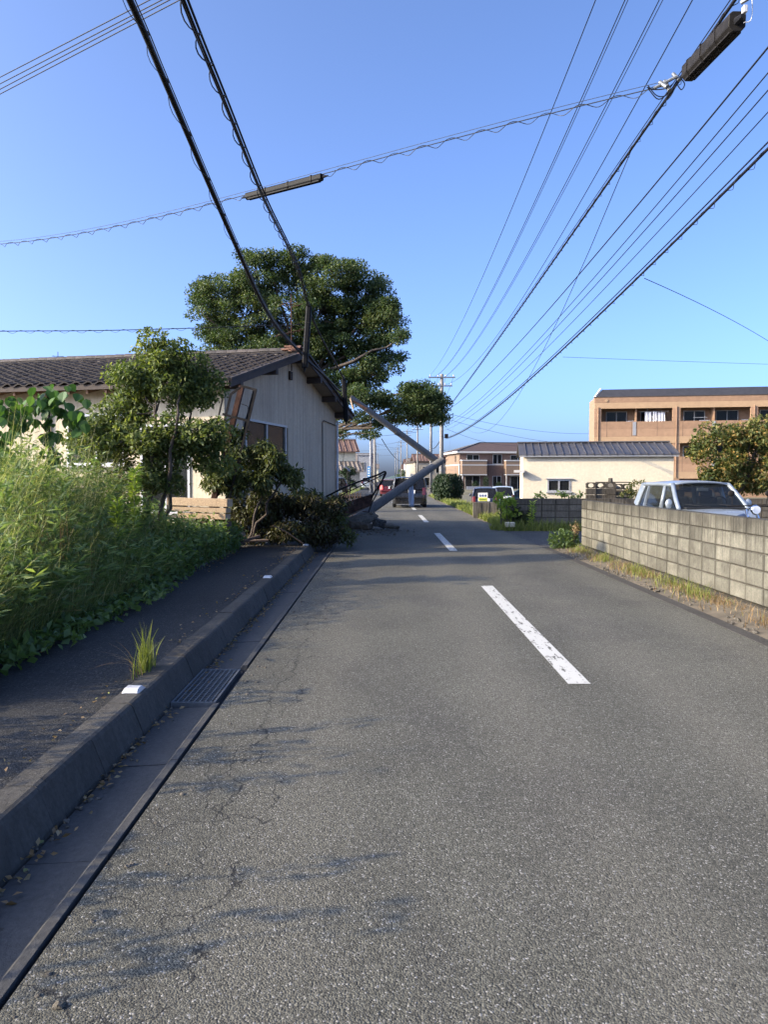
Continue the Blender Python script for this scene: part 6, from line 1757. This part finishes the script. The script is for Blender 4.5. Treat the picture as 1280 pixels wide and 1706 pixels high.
for i in range(300):
    yy = random.uniform(4.8, 13.0); xx = -2.8 - random.random() ** 1.3 * min(4.2, 0.5 * yy + 0.35 - 2.85)
    hh = float(hgt(np.array([xx]), np.array([yy]))[0]) * random.uniform(0.7, 1.12); z0 = lot_z(xx, yy); n_ = 34
    tt_ = rng.uniform(0.2, 1, n_); a = rng.uniform(0, 6.3, n_); lx = random.gauss(0.2, 0.15); ly = random.gauss(-0.05, 0.15)
    P_.append(np.stack([xx + lx * hh * tt_, yy + ly * hh * tt_, z0 + hh * tt_], 1)); D_.append(np.stack([np.cos(a), np.sin(a), np.full(n_, 0.4)], 1) * 1.3)
    V_.append(np.clip(rng.normal(random.gauss(0.6, 0.2), 0.15, n_), 0, 1))
o = leaf_mesh('narrow_leaved_weeds', np.concatenate(P_), 0.14, 'leaf_weed', None, 0.17, 0.2, dirs=np.concatenate(D_), var=np.concatenate(V_))
tag(o, 'narrow leaved upright weeds standing among the tall grass', 'weeds', None, 'stuff')
# dead straw: arching and broken stems
N = 420
y = rng.uniform(4.6, 12.5, N); x = -2.75 - rng.uniform(0, 1, N) ** 1.6 * np.minimum(3.0, 0.5 * y + 0.35 - 2.75)
o = blade_mesh('dead_stems', np.stack([x, y, lotz(x, y)], 1), hgt(x, y) * rng.uniform(0.7, 1.25, N), rng.uniform(0.006, 0.012, N), 'grass_dry', bend=0.95, lean=(0.7, -0.1, 0), seg=7, var=np.clip(rng.normal(0.7, 0.12, N), 0, 0.85))
tag(o, 'dead straw coloured stems arching out of the tall grass', 'grass', None, 'stuff')
N = 60
o = blade_mesh('brown_stems', np.stack([rng.normal(-3.1, 0.1, N), rng.normal(7.2, 0.15, N), np.full(N, 0.2)], 1), rng.uniform(0.6, 1.15, N), 0.01, 'grass_dry', bend=0.35, seg=6, var=np.clip(rng.normal(0.3, 0.15, N), 0, 1))
tag(o, 'clump of withered brown stems at the front of the tall grass', 'grass', None, 'stuff')
# broad leaved clump near the timber and ground creepers at the edging
P_ = []; V_ = []
for i in range(520):
    yy = random.uniform(8.5, 14.3); xx = -2.78 - abs(random.gauss(0.05, 0.32)); hh = random.uniform(0.15, 0.55) * (1.0 if yy > 9.5 else 0.7)
    n_ = 26; tt_ = rng.uniform(0.1, 1, n_); a = rng.uniform(0, 6.3, n_)
    P_.append(np.stack([xx + 0.1 * np.cos(a) + 0.1 * tt_, yy + 0.1 * np.sin(a), lot_z(xx, yy) + hh * tt_], 1))
    V_.append(np.clip(rng.normal(0.35, 0.2, n_), 0, 1))
for i in range(160):
    yy = random.uniform(4.0, 9); xx = -2.7 + random.gauss(0.02, 0.12); n_ = 12; a = rng.uniform(0, 6.3, n_)
    P_.append(np.stack([xx + 0.09 * np.cos(a), yy + 0.09 * np.sin(a), 0.15 + rng.uniform(0.02, 0.12, n_)], 1)); V_.append(np.clip(rng.normal(0.4, 0.2, n_), 0, 1))
o = leaf_mesh('creeping_weeds', np.concatenate(P_), 0.085, 'leaf_weed', None, 0.6, 0.1, var=np.concatenate(V_))
tag(o, 'dark green broad leaved weeds creeping over the path edging', 'weeds', None, 'stuff')
# goldenrod-like stalks
def stalk(label, px, ytop, ybot, d, n_=240, L=0.075, wid=0.09, mat='leaf_goldenrod', name='tall_weed', cat='weed', group=None):
    a, b_ = P(px, ybot, d), P(px + 3, ytop, d)
    t = thing(name, label, cat, a, 0, group)
    MB().tube([a - UP * 0.5, a.lerp(b_, .5) + Vector((0.01, 0, 0)), b_], [0.009, 0.007, 0.003], 6).build('stem', 'green_stem', t)
    k = rng.uniform(0.02, 1, n_); q = np.array(a)[None] * (1 - k[:, None]) + np.array(b_)[None] * k[:, None]
    an = rng.uniform(0, 6.3, n_)
    dr = np.stack([np.cos(an), np.sin(an), np.full(n_, 0.45)], 1)
    q = q + dr * 0.01
    leaf_mesh('leaves', q, L * 1.0, mat, t, 0.26, 0.0, dirs=dr * 1.2)
    return t
stalk('yellow green leafy weed stalk standing nearest the footpath, the shorter one', 193, 832, 925, 9.0, 330, 0.10)
stalk('yellow green leafy weed stalk behind it, the taller one', 222, 782, 890, 9.7, 380, 0.10)
stalk('third faint leafy stalk right of the two yellow ones', 240, 832, 890, 9.9, 180, 0.08, mat='leaf_weed')
# grass tuft on the kerb
q = G(262, 1113, 0.15)
tf = thing('grass_tuft', 'tuft of grass growing from the joint behind the kerb by the drain cover', 'grass tuft', (-1.63, 5.15, 0.15))
n_ = 90
pos = np.stack([rng.normal(-1.635, 0.022, n_), rng.normal(5.17, 0.07, n_), np.full(n_, 0.14)], 1)
blade_mesh('blades', pos, rng.uniform(0.10, 0.26, n_), 0.008, 'grass_lit', tf, bend=0.35, seg=5)
pos = np.stack([rng.normal(-1.63, 0.02, 16), rng.normal(5.2, 0.03, 16), np.full(16, 0.14)], 1)
blade_mesh('long_blades', pos, rng.uniform(0.28, 0.42, 16), 0.008, 'grass_lit', tf, bend=0.3, seg=6)
pos = np.stack([rng.normal(-1.65, 0.02, 9), rng.normal(5.05, 0.04, 9), np.full(9, 0.14)], 1)
blade_mesh('bent_blades', pos, rng.uniform(0.22, 0.34, 9), 0.007, 'grass_dry', tf, bend=1.1, lean=(-1.2, -0.5, 0), seg=7)
# dry grass and weeds at the foot of the near wall
N = 5200
y = rng.uniform(4.5, 15.6, N); x = 3.95 - np.abs(rng.normal(0, 0.16, N))
k = (np.sin(y * 2.3) + np.sin(y * 5.1 + 1)) * 0.5 + rng.normal(0, 0.5, N)
m_ = k > -0.15
o = blade_mesh('dry_grass', np.stack([x, y, np.full(N, 0.0)], 1)[m_], rng.uniform(0.04, 0.17, m_.sum()), 0.007, 'grass_dry', bend=0.9, seg=4)
tag(o, 'dry brown grass along the foot of the near block wall', 'grass', None, 'stuff')
N = 900
y = rng.choice([14.9, 13.4, 11.6, 10.2, 9.4], N) + rng.normal(0, 0.3, N); x = 3.9 - np.abs(rng.normal(0, 0.12, N))
o = blade_mesh('green_grass', np.stack([x, y, np.full(N, 0.0)], 1), rng.uniform(0.06, 0.24, N), 0.008, 'grass_lit', bend=0.6, seg=4)
tag(o, 'scattered fresh green tufts among the dry grass at the wall foot', 'grass', None, 'stuff')
mb = MB()
for i in range(420):
    p_ = (random.uniform(3.46, 3.95), random.uniform(4, 15.8), 0.0); r = random.uniform(0.008, 0.03)
    mb.lump(p_, (r, r, r * .7), i, jag=.3)
tag(mb.build('verge_gravel', 'rubble'), 'small stones and crumbs on the verge below the near block wall', 'gravel', None, 'stuff')
# dark weed at the wall end with a dead flower head
t = thing('corner_weed', 'dark green weed with a dry seed head at the far end of the near wall', 'weed', (3.75, 15.9, 0))
pp = in_ellipsoid((3.72, 15.95, 0.15), (0.32, 0.25, 0.25), 700, 0.2); pp = pp[pp[:, 2] > 0]
leaf_mesh('leaves', pp, 0.10, 'leaf_weed', t, 0.4, 0.0)
pp = in_ellipsoid((3.93, 15.85, 0.4), (0.10, 0.1, 0.16), 160, 0.0)
leaf_mesh('seed_head', pp, 0.05, 'grass_dry', t, 0.4, 0.0)
MB().tube([(3.9, 15.9, -0.05), (3.93, 15.85, 0.45)], 0.008, 5).build('stem', 'dry_stem', t)
# bright grass across the side road
N = 5200
x = rng.uniform(3.0, 11, N); y = 21.75 + rng.normal(0, 0.22, N)
o = blade_mesh('bright_grass', np.stack([x, y, np.full(N, -0.08)], 1), rng.uniform(0.15, 0.5, N), 0.016, 'grass_lit', bend=0.6, seg=4)
tag(o, 'bright yellow green grass in front of the far garden wall', 'grass', None, 'stuff')
q = P(843, 850, 21.9)
tree('broadleaf_weed', 'tall broad leaved plant in the bright grass at the side road corner', (q.x, q.y, -0.08), (q.x, q.y, 0.7), [((q.x - 0.05, q.y, 0.75), (0.3, 0.25, 0.28), 9), ((q.x + .05, q.y, 0.35), (0.3, 0.25, 0.2), 6)], 0.12, 22, 0.15, 'leaf_goldenrod', 0.02, cat='weed', stems=3, vcol=(0.35, 0.25))
q = P(868, 858, 22.0)
tree('broadleaf_weed', 'dark drooping plant right of the tall broad leaved one by the garden wall', (q.x, q.y, -0.08), (q.x, q.y, 0.5), [((q.x, q.y, 0.45), (0.35, 0.2, 0.25), 9)], 0.13, 22, 0.14, 'leaf_heap', 0.02, cat='weed', stems=2, vcol=(0.2, 0.15), droop=0.6)
stalk('single upright bright weed stalk before the garden wall', 885, 836, 880, 21.8, 130, 0.14, mat='leaf_goldenrod')
for i, (px, py) in enumerate(((900, 824), (940, 824), (965, 826))):
    q = P(px, py, 24)
    tree('garden_plant', ['left', 'middle', 'right'][i] + ' small leafy plant peeping over the garden wall before the shed window', (q.x, q.y, -0.05), (q.x, q.y, q.z - 0.25), [((q.x, q.y, q.z - 0.05), (0.25, 0.15, 0.12), 5)], 0.1, 14, 0.13, 'leaf_weed', 0.015, cat='plant', stems=2)
# roadside grass on the right, farther on
N = 9000
y = 24 + rng.uniform(0, 1, N) ** 1.6 * 40; x = 3.45 + np.abs(rng.normal(0, 0.55, N)) + (y - 24) * 0.004
o = blade_mesh('roadside_grass', np.stack([x, y, np.full(N, -0.08)], 1), rng.uniform(0.15, 0.42, N), 0.03, 'grass_lit', bend=0.6, seg=3)
tag(o, 'grass bank on the right of the road leading to the round hedge', 'grass', None, 'stuff')
N = 9000
y = 30 + rng.uniform(0, 1, N) ** 1.5 * 120; x = -3.2 - np.abs(rng.normal(0, 2.5, N))
o = blade_mesh('verge_grass', np.stack([x, y, np.full(N, -0.08)], 1), rng.uniform(0.2, 0.5, N), 0.05, 'grass_blade', bend=0.6, seg=3)
tag(o, 'rough grass on the left verge beyond the old house', 'grass', None, 'stuff')

# taller open weeds on the plot nearer than the picture's left edge, their shadows lie across the lane
P_ = []; V_ = []; sm = MB()
for i in range(46):
    yy = random.uniform(0.6, 4.4); xx = -3.0 - abs(random.gauss(0.2, 0.5)); hh = random.uniform(0.7, 1.45) * (1 if random.random() < 0.6 else 0.7)
    if xx > -0.5 * yy - 0.45: xx = -0.5 * yy - 0.5 - random.random() * 0.4
    z0 = lot_z(xx, yy); n_ = int(26 + 30 * random.random()); tt_ = rng.uniform(0.25, 1, n_); a = rng.uniform(0, 6.3, n_)
    lx, ly = random.gauss(0.08, 0.1), random.gauss(0, 0.1); r = rng.uniform(0.03, 0.16, n_) * (1.15 - tt_ * 0.7)
    P_.append(np.stack([xx + lx * hh * tt_ + r * np.cos(a), yy + ly * hh * tt_ + r * np.sin(a), z0 + hh * tt_], 1))
    V_.append(np.clip(rng.normal(0.45, 0.2, n_), 0, 1))
    sm.tube([(xx, yy, z0 - 0.05), (xx + lx * hh * .5, yy + ly * hh * .5, z0 + hh * .5), (xx + lx * hh, yy + ly * hh, z0 + hh)], [0.008, 0.006, 0.003], 5)
wd = leaf_mesh('near_weeds', np.concatenate(P_), 0.11, 'leaf_weed', None, 0.4, 0.3, var=np.concatenate(V_))
tag(wd, 'open tall weeds on the plot beside the near end of the footpath', 'weeds', None, 'stuff')
so = sm.build('stems', 'green_stem', wd)
# leaf litter and silt along the gutter and the kerb
n_ = 900
y = rng.uniform(2.0, 15.3, n_); x = np.where(rng.uniform(0, 1, n_) < 0.6, -1.40 + np.abs(rng.normal(0, 0.05, n_)), np.where(rng.uniform(0, 1, n_) < 0.5, -1.63 - np.abs(rng.normal(0, 0.1, n_)), -2.72 + np.abs(rng.normal(0, 0.1, n_))))
z = np.where(x > -1.45, -0.02, 0.155)
lv = leaf_mesh('leaf_litter', np.stack([x, y, z], 1), 0.035, 'grass_dry', None, 0.5, 0.0, dirs=np.stack([rng.normal(size=n_), rng.normal(size=n_), np.zeros(n_)], 1) * 2)
tag(lv, 'dry leaf litter lying in the gutter and along the footpath', 'leaf litter', None, 'stuff')
mb = MB()
for i in range(700):
    k = random.random()
    xx = -1.41 + abs(random.gauss(0, 0.045)) if k < 0.5 else (-1.0 + abs(random.gauss(0, 0.06)) if k < 0.75 else -2.73 + abs(random.gauss(0, 0.07)))
    zz = -0.03 if xx < -1.1 and xx > -1.45 else (0.0 if xx > -1.1 else 0.145)
    r = abs(random.gauss(0.004, 0.004)) + 0.002
    mb.lump((xx, random.uniform(1.5, 15), zz), (r, r, r * 0.7), i, jag=0.3)
tag(mb.build('gutter_grit', 'rubble'), 'grit and small stones gathered in the gutter and path edge', 'grit', None, 'stuff')
